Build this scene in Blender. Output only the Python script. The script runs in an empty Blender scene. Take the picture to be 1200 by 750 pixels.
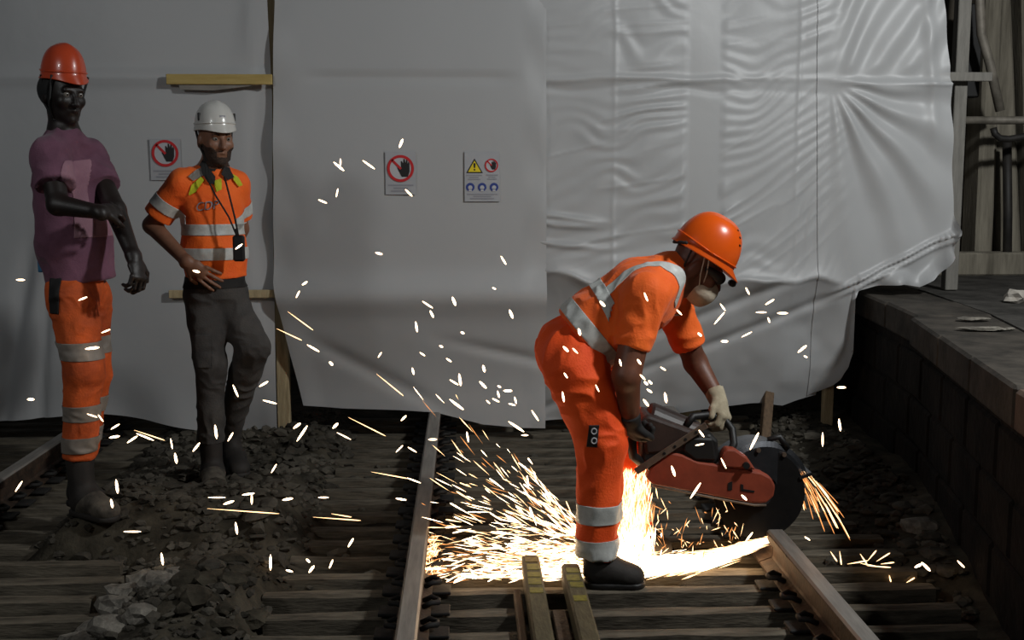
import bpy, bmesh, math, random
import numpy as np
from mathutils import Vector, Matrix, noise

rnd = random.Random(7)
sc = bpy.context.scene
COL = sc.collection

# ---------------------------------------------------------------- camera
FPX = 1355.0
PITCH = math.atan(175 / FPX)
YAW = math.atan(54 * math.cos(PITCH) / FPX)
CAMZ = 1.54
cam_d = bpy.data.cameras.new('camera')
cam = bpy.data.objects.new('camera', cam_d)
COL.objects.link(cam)
cam.location = (0, 0, CAMZ)
cam.rotation_euler = (math.pi / 2 - PITCH, 0, -YAW)
cam_d.sensor_width = 36.0
cam_d.lens = 36.0 * FPX / 1200.0
cam_d.clip_start = 0.05
sc.camera = cam

# ---------------------------------------------------------------- world, lights, exposure
world = bpy.data.worlds.new('tunnel_dark')
sc.world = world
world.use_nodes = True
world.node_tree.nodes['Background'].inputs[0].default_value = (0.75, 0.85, 1.0, 1)
world.node_tree.nodes['Background'].inputs[1].default_value = 0.022

def area(name, loc, target, size, power, col):
    d = bpy.data.lights.new(name, 'AREA')
    d.shape = 'DISK'
    d.size = size
    d.energy = power
    d.color = col
    o = bpy.data.objects.new(name, d)
    COL.objects.link(o)
    o.location = loc
    o.rotation_euler = (Vector(target) - Vector(loc)).to_track_quat('-Z', 'Y').to_euler()
    return o
area('site_floodlight_platform', (3.15, 2.8, 3.6), (1.5, 5.6, 1.0), 0.35, 128, (0.97, 1.0, 1.0))
area('site_floodlight_track', (-3.2, 1.0, 3.3), (-1.0, 5.6, 1.0), 0.5, 28, (0.97, 1.0, 1.0))

vs = sc.view_settings
vs.view_transform = 'Standard'
vs.look = 'None'
vs.exposure = 0.0
vs.gamma = 1.0
vs.use_curve_mapping = False

# ---------------------------------------------------------------- point helper: pixel at the depth plane Y -> world
_f = np.array([math.sin(YAW) * math.cos(PITCH), math.cos(YAW) * math.cos(PITCH), -math.sin(PITCH)])
_r = np.array([math.cos(YAW), -math.sin(YAW), 0.0])
_u = np.cross(_r, _f)
def at(px, py, Y):
    d = _f + _r * (px - 600) / FPX + _u * (375 - py) / FPX
    return np.array([0, 0, CAMZ]) + d * (Y / d[1])

# ---------------------------------------------------------------- materials
def lin(c):
    return tuple((v / 12.92 if v <= 0.04045 else ((v + 0.055) / 1.055) ** 2.4) for v in c)
def rgb(r, g, b):
    return lin((r / 255, g / 255, b / 255))
def mat(name, c1, c2=None, rough=0.7, metal=0.0, scale=8.0, bump=0.0, bscale=None, stretch=(1, 1, 1), spec=0.5, contrast=(0.35, 0.65), coat=0.0, sheen=0.0):
    m = bpy.data.materials.new(name)
    m.use_nodes = True
    nt = m.node_tree
    b = nt.nodes['Principled BSDF']
    b.inputs['Roughness'].default_value = rough
    b.inputs['Metallic'].default_value = metal
    b.inputs['Specular IOR Level'].default_value = spec
    b.inputs['Coat Weight'].default_value = coat
    b.inputs['Sheen Weight'].default_value = sheen
    b.inputs['Base Color'].default_value = (*c1, 1)
    tc = nt.nodes.new('ShaderNodeTexCoord')
    mp = nt.nodes.new('ShaderNodeMapping')
    mp.inputs['Scale'].default_value = stretch
    nt.links.new(tc.outputs['Object'], mp.inputs['Vector'])
    if c2 is not None:
        n = nt.nodes.new('ShaderNodeTexNoise')
        n.inputs['Scale'].default_value = scale
        n.inputs['Detail'].default_value = 6
        n.inputs['Roughness'].default_value = 0.65
        nt.links.new(mp.outputs[0], n.inputs['Vector'])
        r = nt.nodes.new('ShaderNodeValToRGB')
        r.color_ramp.elements[0].position = contrast[0]
        r.color_ramp.elements[1].position = contrast[1]
        r.color_ramp.elements[0].color = (*c1, 1)
        r.color_ramp.elements[1].color = (*c2, 1)
        nt.links.new(n.outputs['Fac'], r.inputs[0])
        nt.links.new(r.outputs[0], b.inputs['Base Color'])
    if bump > 0:
        n2 = nt.nodes.new('ShaderNodeTexNoise')
        n2.inputs['Scale'].default_value = bscale or scale * 3
        n2.inputs['Detail'].default_value = 5
        nt.links.new(mp.outputs[0], n2.inputs['Vector'])
        bp = nt.nodes.new('ShaderNodeBump')
        bp.inputs['Strength'].default_value = bump
        bp.inputs['Distance'].default_value = 0.01
        nt.links.new(n2.outputs['Fac'], bp.inputs['Height'])
        nt.links.new(bp.outputs[0], b.inputs['Normal'])
    return m
def emis(name, col, strength):
    m = bpy.data.materials.new(name)
    m.use_nodes = True
    nt = m.node_tree
    nt.nodes.clear()
    o = nt.nodes.new('ShaderNodeOutputMaterial')
    e = nt.nodes.new('ShaderNodeEmission')
    e.inputs[0].default_value = (*col, 1)
    e.inputs[1].default_value = strength
    nt.links.new(e.outputs[0], o.inputs['Surface'])
    return m

M = {}
M['ground'] = mat('ground_dirt', rgb(36, 33, 27), rgb(80, 74, 63), 0.95, scale=5, bump=0.7, bscale=40, spec=0.15)
M['ballast'] = mat('ballast_stone', rgb(42, 39, 34), rgb(92, 87, 78), 0.9, scale=3, bump=0.5, bscale=60, spec=0.15)
M['plaster'] = mat('plaster_rubble', rgb(78, 74, 68), rgb(138, 132, 122), 0.9, scale=14, bump=0.6, bscale=60, spec=0.2)
M['sleeper'] = mat('sleeper_timber', rgb(62, 57, 49), rgb(110, 102, 89), 0.85, scale=6, bump=0.4, bscale=30, stretch=(0.8, 4, 4), spec=0.2)
M['rail'] = mat('rail_rusty_steel', rgb(48, 38, 31), rgb(80, 62, 48), 0.65, metal=0.2, scale=14, bump=0.3, bscale=60)
M['railtop'] = mat('rail_worn_steel', rgb(120, 114, 108), rgb(150, 144, 136), 0.4, metal=0.35, scale=10, stretch=(4, 0.4, 4))
M['plate'] = mat('near_black_plate', rgb(15, 13, 12), rgb(26, 23, 20), 0.75, scale=12, bump=0.3)  # near-black tone for base plates and clips
M['olive'] = mat('olive_bar', rgb(66, 60, 42), rgb(92, 84, 60), 0.7, scale=10, bump=0.3, stretch=(4, 1, 4))
M['olivey'] = mat('yellow_paint', rgb(128, 120, 40), rgb(84, 78, 44), 0.6, scale=60, contrast=(0.4, 0.7))
M['plank'] = mat('brown_plank', rgb(84, 66, 48), rgb(108, 86, 64), 0.8, scale=8, stretch=(6, 1, 6), bump=0.3)
M['timber'] = mat('pale_timber', rgb(150, 132, 100), rgb(184, 166, 130), 0.8, scale=7, stretch=(5, 5, 0.7), bump=0.25)
M['batten'] = mat('batten_timber', rgb(170, 146, 84), rgb(190, 166, 104), 0.75, scale=7, stretch=(0.7, 5, 5), bump=0.2)
M['tape'] = mat('grey_tape', rgb(112, 106, 98), rgb(132, 126, 118), 0.5, scale=6)
M['concrete'] = mat('streaked_concrete', rgb(96, 90, 78), rgb(158, 150, 134), 0.9, scale=4, stretch=(3, 3, 0.35), bump=0.4, bscale=30, contrast=(0.3, 0.7))
M['concrete_d'] = mat('dark_concrete', rgb(52, 47, 41), rgb(92, 84, 72), 0.9, scale=3, stretch=(3, 3, 0.5), bump=0.4, bscale=30)
M['plat_face'] = mat('shade_black_masonry', rgb(20, 18, 17), rgb(38, 34, 31), 0.92, scale=5, bump=0.6, bscale=20, spec=0.15)  # black base colour stands in for the shade on the platform face
M['plat_top'] = mat('platform_paving', rgb(46, 44, 41), rgb(82, 79, 75), 0.85, scale=5, bump=0.4, bscale=30, spec=0.25)
M['coping'] = mat('coping_stone', rgb(44, 41, 37), rgb(78, 72, 65), 0.85, scale=5, bump=0.4, bscale=24, spec=0.25)
M['brick'] = mat('coping_brick', rgb(78, 62, 53), rgb(98, 80, 68), 0.85, scale=9, bump=0.4)
M['pipe'] = mat('grey_pipe', rgb(108, 102, 92), rgb(150, 142, 130), 0.6, metal=0.2, scale=8, bump=0.15)
M['pipe_d'] = mat('dark_pipe', rgb(30, 28, 26), rgb(52, 48, 44), 0.6, scale=8)
M['orange'] = mat('hivis_orange', rgb(255, 112, 24), rgb(250, 98, 16), 0.75, scale=5, bump=0.25, bscale=120, sheen=0.1)
M['orange_t'] = mat('hivis_orange_red', rgb(250, 90, 18), rgb(240, 76, 12), 0.75, scale=5, bump=0.25, bscale=120)
M['orange_d'] = mat('hivis_orange_dirty', rgb(214, 92, 30), rgb(140, 56, 22), 0.8, scale=6, bump=0.25, bscale=120, contrast=(0.35, 0.75))
M['reflect'] = mat('retroreflective_tape', rgb(182, 184, 180), rgb(206, 208, 204), 0.45, scale=30, bump=0.1, bscale=200)
M['purple'] = mat('faded_purple_cotton', rgb(120, 78, 98), rgb(92, 56, 74), 0.9, scale=4, bump=0.2, bscale=150, sheen=0.1)
M['purple_l'] = mat('faded_pink_print', rgb(160, 120, 132), rgb(142, 102, 118), 0.9, scale=9, bump=0.2, bscale=150)
M['charcoal'] = mat('charcoal_work_trousers', rgb(48, 46, 45), rgb(72, 69, 66), 0.85, scale=5, bump=0.25, bscale=120)
M['black'] = mat('black_fabric', rgb(20, 19, 19), rgb(30, 29, 28), 0.8, scale=9)
M['blackp'] = mat('black_plastic', rgb(18, 18, 18), rgb(30, 30, 30), 0.4, scale=9)
M['blue'] = mat('blue_cloth', rgb(50, 110, 150), rgb(60, 120, 160), 0.85, scale=9)
M['lime'] = mat('hivis_yellow_patch', rgb(196, 200, 30), rgb(186, 188, 28), 0.75, scale=9)
M['skin_dark'] = mat('skin_deep_brown', rgb(34, 25, 21), rgb(27, 20, 17), 0.48, scale=12, bump=0.1, bscale=200)
M['skin_tan'] = mat('skin_olive', rgb(140, 100, 78), rgb(122, 84, 64), 0.5, scale=14, bump=0.1, bscale=200)
M['skin_brown'] = mat('skin_brown', rgb(118, 72, 52), rgb(92, 55, 40), 0.5, scale=14, bump=0.1, bscale=200)
M['beard'] = mat('dark_beard', rgb(46, 35, 29), rgb(70, 53, 43), 0.9, scale=90, bump=0.6, bscale=200)
M['eye'] = mat('eye_white', rgb(120, 112, 104), None, 0.3)
M['iris'] = mat('eye_iris', rgb(24, 16, 12), None, 0.2)
M['hel_red'] = mat('helmet_red_shell', rgb(198, 76, 42), rgb(182, 66, 36), 0.3, scale=4, coat=0.25)
M['hel_org'] = mat('helmet_orange_shell', rgb(238, 96, 20), rgb(226, 86, 14), 0.28, scale=4, coat=0.3)
M['hel_wht'] = mat('helmet_white_shell', rgb(206, 204, 198), rgb(192, 190, 184), 0.25, scale=4, coat=0.4)
M['timber_g'] = mat('weathered_timber', rgb(108, 105, 99), rgb(130, 126, 119), 0.8, scale=7, stretch=(5, 5, 0.7), bump=0.25)
M['tape_d'] = mat('dirty_reflective_tape', rgb(118, 110, 102), rgb(142, 134, 126), 0.6, scale=14)
M['strap'] = mat('helmet_strap', rgb(22, 21, 20), None, 0.7)
M['mask'] = mat('dust_mask_felt', rgb(200, 188, 168), rgb(184, 170, 150), 0.9, scale=40, bump=0.2)
M['glove'] = mat('work_glove', rgb(184, 172, 146), rgb(140, 128, 106), 0.85, scale=14, bump=0.3)
M['boot_dk'] = mat('dark_boot', rgb(25, 22, 20), rgb(42, 37, 33), 0.75, scale=8, bump=0.3)
M['boot_dust'] = mat('dusty_boot', rgb(46, 42, 37), rgb(96, 89, 78), 0.85, scale=14, bump=0.3)
M['saw_org'] = mat('saw_orange_casting', rgb(150, 66, 42), rgb(112, 46, 30), 0.55, scale=7, bump=0.15, contrast=(0.4, 0.75))
M['saw_dk'] = mat('saw_dark_housing', rgb(40, 31, 28), rgb(66, 50, 44), 0.5, scale=8, bump=0.2)
M['saw_blk'] = mat('saw_black', rgb(15, 14, 14), rgb(26, 24, 23), 0.55, scale=9)
M['guard'] = mat('guard_steel', rgb(104, 106, 110), rgb(134, 135, 140), 0.27, metal=0.92, scale=12)
M['strip'] = mat('steel_strip', rgb(120, 104, 90), rgb(92, 76, 64), 0.5, metal=0.4, scale=20)
M['disc'] = mat('abrasive_disc', rgb(10, 9, 9), rgb(18, 16, 15), 0.9, scale=30, spec=0.2)
M['paper'] = mat('sign_paper', rgb(168, 169, 172), rgb(160, 161, 165), 0.7, scale=5)
M['s_red'] = mat('sign_red', rgb(190, 28, 34), None, 0.6)
M['s_blk'] = mat('sign_black', rgb(22, 20, 20), None, 0.6)
M['s_yel'] = mat('sign_yellow', rgb(226, 200, 30), None, 0.6)
M['s_blu'] = mat('sign_blue', rgb(44, 62, 130), None, 0.6)
M['s_gry'] = mat('sign_grey_print', rgb(140, 140, 146), None, 0.6)
M['s_wht'] = mat('sign_white', rgb(180, 180, 184), None, 0.6)
M['rag'] = mat('pale_rag', rgb(190, 184, 174), rgb(160, 152, 142), 0.9, scale=14)

def film():
    m = bpy.data.materials.new('plastic_film')
    m.use_nodes = True
    nt = m.node_tree
    b = nt.nodes['Principled BSDF']
    b.inputs['Base Color'].default_value = (0.49, 0.493, 0.495, 1)
    b.inputs['Roughness'].default_value = 0.45
    b.inputs['Specular IOR Level'].default_value = 0.55
    tc = nt.nodes.new('ShaderNodeTexCoord')
    n = nt.nodes.new('ShaderNodeTexNoise')
    n.inputs['Scale'].default_value = 7
    n.inputs['Detail'].default_value = 4
    nt.links.new(tc.outputs['Object'], n.inputs['Vector'])
    bp = nt.nodes.new('ShaderNodeBump')
    bp.inputs['Strength'].default_value = 0.12
    bp.inputs['Distance'].default_value = 0.02
    nt.links.new(n.outputs['Fac'], bp.inputs['Height'])
    nt.links.new(bp.outputs[0], b.inputs['Normal'])
    tr = nt.nodes.new('ShaderNodeBsdfTranslucent')
    tr.inputs[0].default_value = (0.5, 0.5, 0.5, 1)
    tp = nt.nodes.new('ShaderNodeBsdfTransparent')
    mx = nt.nodes.new('ShaderNodeMixShader')
    mx.inputs[0].default_value = 0.15
    mx2 = nt.nodes.new('ShaderNodeMixShader')
    mx2.inputs[0].default_value = 0.06
    out = nt.nodes['Material Output']
    nt.links.new(b.outputs[0], mx.inputs[1])
    nt.links.new(tr.outputs[0], mx.inputs[2])
    nt.links.new(mx.outputs[0], mx2.inputs[1])
    nt.links.new(tp.outputs[0], mx2.inputs[2])
    nt.links.new(mx2.outputs[0], out.inputs['Surface'])
    return m
M['film'] = film()
M['spark'] = emis('white_hot_spark', (1.0, 0.70, 0.42), 8)
M['spark_y'] = emis('yellow_hot_spark', (1.0, 0.60, 0.28), 3.8)
M['spark_o'] = emis('orange_spark', (1.0, 0.38, 0.11), 1.4)

# ---------------------------------------------------------------- object helpers
def link(name, me, m=None, parent=None):
    o = bpy.data.objects.new(name, me)
    COL.objects.link(o)
    if m is not None and me is not None and not me.materials:
        me.materials.append(m)
    if parent is not None:
        o.parent = parent
        wp = Vector((0, 0, 0))
        p = parent
        while p is not None:
            wp += p.location
            p = p.parent
        o['_w'] = 1
        o.location = -wp          # parents are only ever translated: keeps authored world coordinates
        del o['_w']
    return o
def empty(name, loc):
    o = bpy.data.objects.new(name, None)
    COL.objects.link(o)
    o.location = tuple(loc)
    o.empty_display_size = 0.1
    return o
def tag(o, label=None, cat=None, group=None, kind=None):
    if label: o['label'] = label
    if cat: o['category'] = cat
    if group: o['group'] = group
    if kind: o['kind'] = kind
    return o
def wpos(o):
    p = Vector((0, 0, 0))
    while o is not None:
        p += o.location
        o = o.parent
    return p

class MB:
    def __init__(s): s.v = []; s.f = []
    def add(s, V, F):
        n = len(s.v)
        s.v += [tuple(map(float, p)) for p in V]
        s.f += [tuple(i + n for i in q) for q in F]
        return s
    def box(s, c, size, R=None):
        c = np.array(c, float)
        h = np.array(size, float) / 2
        V = []
        for x in (-1, 1):
            for y in (-1, 1):
                for z in (-1, 1):
                    p = np.array([x, y, z]) * h
                    if R is not None: p = R @ p
                    V.append(c + p)
        return s.add(V, [(0, 1, 3, 2), (4, 6, 7, 5), (0, 4, 5, 1), (2, 3, 7, 6), (0, 2, 6, 4), (1, 5, 7, 3)])
    def bar(s, p, q, w, h, up=(0, 0, 1)):
        p = np.array(p, float); q = np.array(q, float)
        d = q - p; L = np.linalg.norm(d); d /= L
        up = np.array(up, float)
        a = np.cross(d, up); a /= np.linalg.norm(a)
        b = np.cross(a, d)
        return s.box((p + q) / 2, (L, w, h), np.stack([d, a, b], 1))
    def tube(s, path, r, n=10, cap=True):
        path = [np.array(p, float) for p in path]
        rs = r if hasattr(r, '__len__') else [r] * len(path)
        V = []; F = []
        ref = None
        for i, p in enumerate(path):
            d = path[min(i + 1, len(path) - 1)] - path[max(i - 1, 0)]
            d /= max(np.linalg.norm(d), 1e-9)
            if ref is None:
                ref = np.array([0, 0, 1.0]) if abs(d[2]) < 0.9 else np.array([1.0, 0, 0])
            a = ref - d * (ref @ d); a /= np.linalg.norm(a)
            ref = a
            b = np.cross(d, a)
            for k in range(n):
                t = 2 * math.pi * k / n
                V.append(p + rs[i] * (math.cos(t) * a + math.sin(t) * b))
        for i in range(len(path) - 1):
            for k in range(n):
                F.append((i * n + k, i * n + (k + 1) % n, (i + 1) * n + (k + 1) % n, (i + 1) * n + k))
        if cap:
            F.append(tuple(range(n - 1, -1, -1)))
            F.append(tuple((len(path) - 1) * n + k for k in range(n)))
        return s.add(V, F)
    def prism(s, poly, depth_vec):
        poly = [np.array(p, float) for p in poly]
        n = len(poly); dv = np.array(depth_vec, float)
        V = poly + [p + dv for p in poly]
        F = [tuple(range(n)), tuple(range(2 * n - 1, n - 1, -1))]
        F += [(i, i + n, (i + 1) % n + n, (i + 1) % n) for i in range(n)]
        return s.add(V, F)
    def mesh(s, name, bevel=0.0, smooth=False, seg=1):
        me = bpy.data.meshes.new(name)
        me.from_pydata(s.v, [], s.f)
        bm = bmesh.new(); bm.from_mesh(me)
        bmesh.ops.recalc_face_normals(bm, faces=bm.faces)
        if bevel > 0:
            es = [e for e in bm.edges if len(e.link_faces) == 2 and e.calc_face_angle(0) > 0.5]
            bmesh.ops.bevel(bm, geom=es, offset=bevel, segments=seg, profile=0.5, affect='EDGES')
        bm.to_mesh(me); bm.free()
        if smooth:
            for p in me.polygons: p.use_smooth = True
        return me
    def build(s, name, m, parent=None, bevel=0.0, smooth=False, seg=1):
        return link(name, s.mesh(name, bevel, smooth, seg), m, parent)

# numpy value noise
_rs = np.random.RandomState(3)
_perm = _rs.rand(64, 64, 64).astype(np.float32)
def vnoise(x, y, z=0.0):
    x, y, z = np.broadcast_arrays(np.asarray(x, float), np.asarray(y, float), np.asarray(z, float))
    xi = np.floor(x).astype(int); yi = np.floor(y).astype(int); zi = np.floor(z).astype(int)
    fx = x - xi; fy = y - yi; fz = z - zi
    fx = fx * fx * (3 - 2 * fx); fy = fy * fy * (3 - 2 * fy); fz = fz * fz * (3 - 2 * fz)
    g = lambda a, b, c: _perm[(xi + a) % 64, (yi + b) % 64, (zi + c) % 64]
    l = lambda a, b, t: a + (b - a) * t
    return l(l(l(g(0, 0, 0), g(1, 0, 0), fx), l(g(0, 1, 0), g(1, 1, 0), fx), fy),
             l(l(g(0, 0, 1), g(1, 0, 1), fx), l(g(0, 1, 1), g(1, 1, 1), fx), fy), fz) * 2 - 1
def fbm(x, y, z=0.0, o=3):
    s = 0; a = 1.0
    for i in range(o):
        s = s + a * vnoise(np.asarray(x) * 2 ** i + 7.3 * i, np.asarray(y) * 2 ** i + 3.1 * i, np.asarray(z) * 2 ** i)
        a *= 0.5
    return s
def sstep(a, b, x):
    t = np.clip((np.asarray(x, float) - a) / (b - a), 0, 1)
    return t * t * (3 - 2 * t)

# ---------------------------------------------------------------- ground
def gh(x, y):
    x = np.asarray(x, float); y = np.asarray(y, float)
    fill = sstep(4.12, 4.3, y)
    h = -0.15 + 0.115 * fill                                   # between the sleepers: dug out in front, silted behind
    left = sstep(-1.15, -1.45, x)
    h = h * (1 - left) + left * (-0.16 + 0.10 * sstep(5.2, 5.8, y))
    wl = sstep(4.4, 4.65, y)
    inter = ((1 - wl) * sstep(-1.45, -1.15, x) + wl * sstep(-2.0, -1.55, x)) * sstep(-0.62, -0.85, x)
    m = 0.15 * sstep(4.45, 4.72, y) * (1 - 0.62 * sstep(5.0, 5.35, y)) + 0.035 * (1 - sstep(4.45, 4.72, y))
    heap = 0.10 * np.exp(-(((x + 0.92) / 0.22) ** 2 + ((y - 3.95) / 0.35) ** 2))
    h = h * (1 - inter) + inter * (m + heap)
    right = sstep(1.62, 2.15, x)
    h = h + right * (0.07 + 0.06 * (0.5 + 0.5 * vnoise(x * 3, y * 2, 5)) + 0.10 * (1 - fill))
    h = h + 0.018 * fbm(x * 4, y * 4, 2, 4) * (0.35 + inter + right)
    return h
def build_ground():
    xs = np.concatenate([np.linspace(-6, -2.7, 40), np.linspace(-2.65, 2.5, 240), np.linspace(2.6, 6, 20)])
    ys = np.concatenate([np.linspace(-1.5, 3.0, 60), np.linspace(3.02, 6.8, 190), np.linspace(6.9, 11, 40)])
    X, Y = np.meshgrid(xs, ys, indexing='ij')
    Z = gh(X, Y)
    V = np.stack([X, Y, Z], -1).reshape(-1, 3)
    nx, ny = len(xs), len(ys)
    i, j = np.meshgrid(np.arange(nx - 1), np.arange(ny - 1), indexing='ij')
    a = (i * ny + j).ravel()
    F = np.stack([a, a + ny, a + ny + 1, a + 1], 1)
    me = bpy.data.meshes.new('floor')
    me.from_pydata(V.tolist(), [], F.tolist())
    for p in me.polygons: p.use_smooth = True
    return tag(link('floor', me, M['ground']), kind='structure')
build_ground()

# ---------------------------------------------------------------- platform on the right
PT = 0.84
edge = [(1.42, 1.2), (1.76, 3.5), (1.98, 4.6), (2.18, 5.6), (2.28, 6.62), (2.34, 8.2)]
mb = MB()
poly = [(x + 0.06, y) for x, y in edge] + [(6.0, 8.2), (6.0, 1.2)]
mb.prism([(x, y, -0.25) for x, y in poly], (0, 0, 0.25 + PT - 0.15))
plat = tag(mb.build('platform', M['plat_face']), kind='structure')
mb = MB()
poly2 = [(x + 0.42, y) for x, y in edge] + [(6.0, 8.2), (6.0, 1.2)]
mb.prism([(x, y, PT - 0.15) for x, y in poly2], (0, 0, 0.145))
mb.build('platform_paving', M['plat_top'], plat)
def edge_x(y):
    return float(np.interp(y, [e[1] for e in edge], [e[0] for e in edge]))
ycur = 1.2; k = 0
while ycur < 8.15:
    L = (0.62, 0.58, 0.66, 0.6)[k % 4]
    y1 = min(ycur + L, 8.2)
    over = 0.0 if y1 < 5.65 else 0.03
    g = 0.006
    dz = rnd.uniform(-0.008, 0.006)
    a0, a1 = edge_x(ycur + g), edge_x(y1 - g)
    mb = MB().prism([(a0 + over, ycur + g, PT - 0.15), (a1 + over, y1 - g, PT - 0.15), (a1 + 0.415, y1 - g, PT - 0.15), (a0 + 0.415, ycur + g, PT - 0.15)], (0, 0, 0.15 + dz))
    s_ = mb.build('coping_slab', M['brick'] if 3.3 < (ycur + y1) / 2 < 3.95 else M['coping'], plat, bevel=0.012)
    ycur = y1; k += 1
# masonry blocks in the platform face, its shade put into the colour
for row in range(3):
    z0 = -0.02 + row * 0.225
    yy = 2.6 + (row % 2) * 0.24
    while yy < 6.9:
        y1 = yy + 0.47
        x0, x1 = edge_x(yy) + 0.045, edge_x(y1) + 0.045
        mb = MB().prism([(x0, yy + .008, z0), (x1, y1 - .008, z0), (x1 + .05, y1 - .008, z0), (x0 + .05, yy + .008, z0)], (0, 0, 0.21))
        mb.build('masonry_block', M['plat_face'], plat, bevel=0.012)
        yy = y1

# ---------------------------------------------------------------- tunnel wall behind the platform
mb = MB().box((4.2, 8.35, 2.0), (4.4, 0.3, 4.6))
wb = tag(mb.build('wall_back', M['concrete_d']), kind='structure')
mb = MB().box((6.15, 5.0, 2.0), (0.3, 8.0, 4.6))
tag(mb.build('wall_right', M['concrete_d']), kind='structure')
def pilaster(xpx0, xpx1, Y, m, lean=0.0):
    a = at(xpx0, 330, Y); b = at(xpx1, 330, Y)
    top = 3.4
    mb = MB().prism([(a[0], Y, PT - 0.02), (b[0], Y, PT - 0.02), (b[0] + lean, Y, top), (a[0] + lean, Y, top)], (0, 0.26, 0))
    return mb.build('pilaster', m, wb, bevel=0.02)
pilaster(1142, 1162, 7.9, M['concrete'], -0.02)
pilaster(1166, 1198, 7.95, M['concrete'], -0.25)
pilaster(1204, 1236, 7.9, M['concrete'], -0.2)
# rusty kick plinth
p0 = at(1124, 322, 7.7); p1 = at(1216, 322, 7.7)
MB().box(((p0[0] + p1[0]) / 2 + .3, 7.75, PT + 0.07), (p1[0] - p0[0] + 1.1, 0.16, 0.16)).build('plinth', M['concrete'], wb, bevel=0.015)

def pipe(name, pts, r, m, label, cat='pipe'):
    o = MB().tube(pts, r, 12).build(name, m, smooth=True)
    return tag(o, label, cat)
a = at(1124, 141, 7.55); b = at(1290, 141, 7.55)
pipe('horizontal_pipe', [a, b], 0.026, M['pipe'], 'pale horizontal pipe along the tunnel wall above the platform')
hook = [at(1164, 150, 7.5), at(1166, 157, 7.5), at(1172, 162, 7.5), at(1182, 163, 7.5), at(1200, 160, 7.5), at(1240, 158, 7.5)]
pipe('hooked_pipe', hook, 0.022, M['pipe_d'], 'dark pipe bent into a hook below the pale horizontal pipe')
pipe('conduit', [at(1180, 165, 7.75), at(1181, 250, 7.75), at(1180, 330, 7.75)], 0.03, M['pipe_d'], 'dark vertical conduit running down the streaked tunnel wall')
pipe('curved_conduit', [at(1152, -60, 7.6), at(1148, 0, 7.6), at(1150, 40, 7.6), at(1160, 75, 7.6), at(1172, 130, 7.6)], 0.03, M['pipe'], 'curved rusty conduit at the top of the tunnel wall')
o = MB().box(at(1136, 60, 7.85) , (0.13, 0.1, 0.62)).build('dark_gap_block', M['saw_blk'], bevel=0.01)  # black block added where there is only a dark gap
tag(o, 'tall black block standing in for the dark gap beside the pale post', 'box')

# ---------------------------------------------------------------- sleepers
def sleeper_mesh(L, w, t, seed):
    r = random.Random(seed)
    bm = bmesh.new()
    n = 12
    rows = []
    for i in range(n + 1):
        x = -L / 2 + L * i / n
        o = [(-w / 2, -t), (-w / 2 + r.uniform(0, .006), r.uniform(-.008, .002)), (0, r.uniform(-.004, .004)), (w / 2 - r.uniform(0, .006), r.uniform(-.008, .002)), (w / 2, -t)]
        xx = x + (r.uniform(-.02, .02) if i in (0, n) else 0)
        rows.append([bm.verts.new((xx, a, b)) for a, b in o])
    for i in range(n):
        for k in range(4):
            bm.faces.new((rows[i][k], rows[i][k + 1], rows[i + 1][k + 1], rows[i + 1][k]))
        bm.faces.new((rows[i][4], rows[i][0], rows[i + 1][0], rows[i + 1][4]))
    bm.faces.new(rows[0][::-1]); bm.faces.new(rows[-1])
    bmesh.ops.recalc_face_normals(bm, faces=bm.faces)
    me = bpy.data.meshes.new('railway_sleeper')
    bm.to_mesh(me); bm.free()
    me.materials.append(M['sleeper'])
    return me
SL = [sleeper_mesh(2.46, 0.078, 0.15, 10 + i) for i in range(6)]
SLL = [sleeper_mesh(3.3, 0.080, 0.15, 30 + i) for i in range(6)]
ORD = ['first', 'second', 'third', 'fourth', 'fifth', 'sixth', 'seventh', 'eighth', 'ninth', 'tenth', 'eleventh', 'twelfth', 'thirteenth', 'fourteenth', 'fifteenth', 'sixteenth', 'seventeenth', 'eighteenth', 'nineteenth', 'twentieth']
yy = 3.5; i = 0
SY = []
while yy < 7.25:
    o = link('railway_sleeper', SL[i % 6])
    o.location = (0.52 + rnd.uniform(-.03, .03), yy, rnd.uniform(-.004, .004))
    o.rotation_euler = (0, 0, rnd.uniform(-.006, .006))
    tag(o, '%s weathered sleeper from the bottom of the picture, under the track being cut' % ORD[i], 'sleeper', 'sleepers of the track being cut')
    SY.append(yy)
    yy += 0.2; i += 1
yy = 3.5; i = 0
while yy < 7.4:
    o = link('railway_sleeper', SLL[i % 6])
    o.location = (-3.0 + rnd.uniform(-.06, .06), yy, rnd.uniform(-.004, .004))
    tag(o, '%s weathered sleeper from the bottom of the picture, left track' % ORD[i], 'sleeper', 'sleepers of the left track')
    yy += 0.2; i += 1

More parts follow.
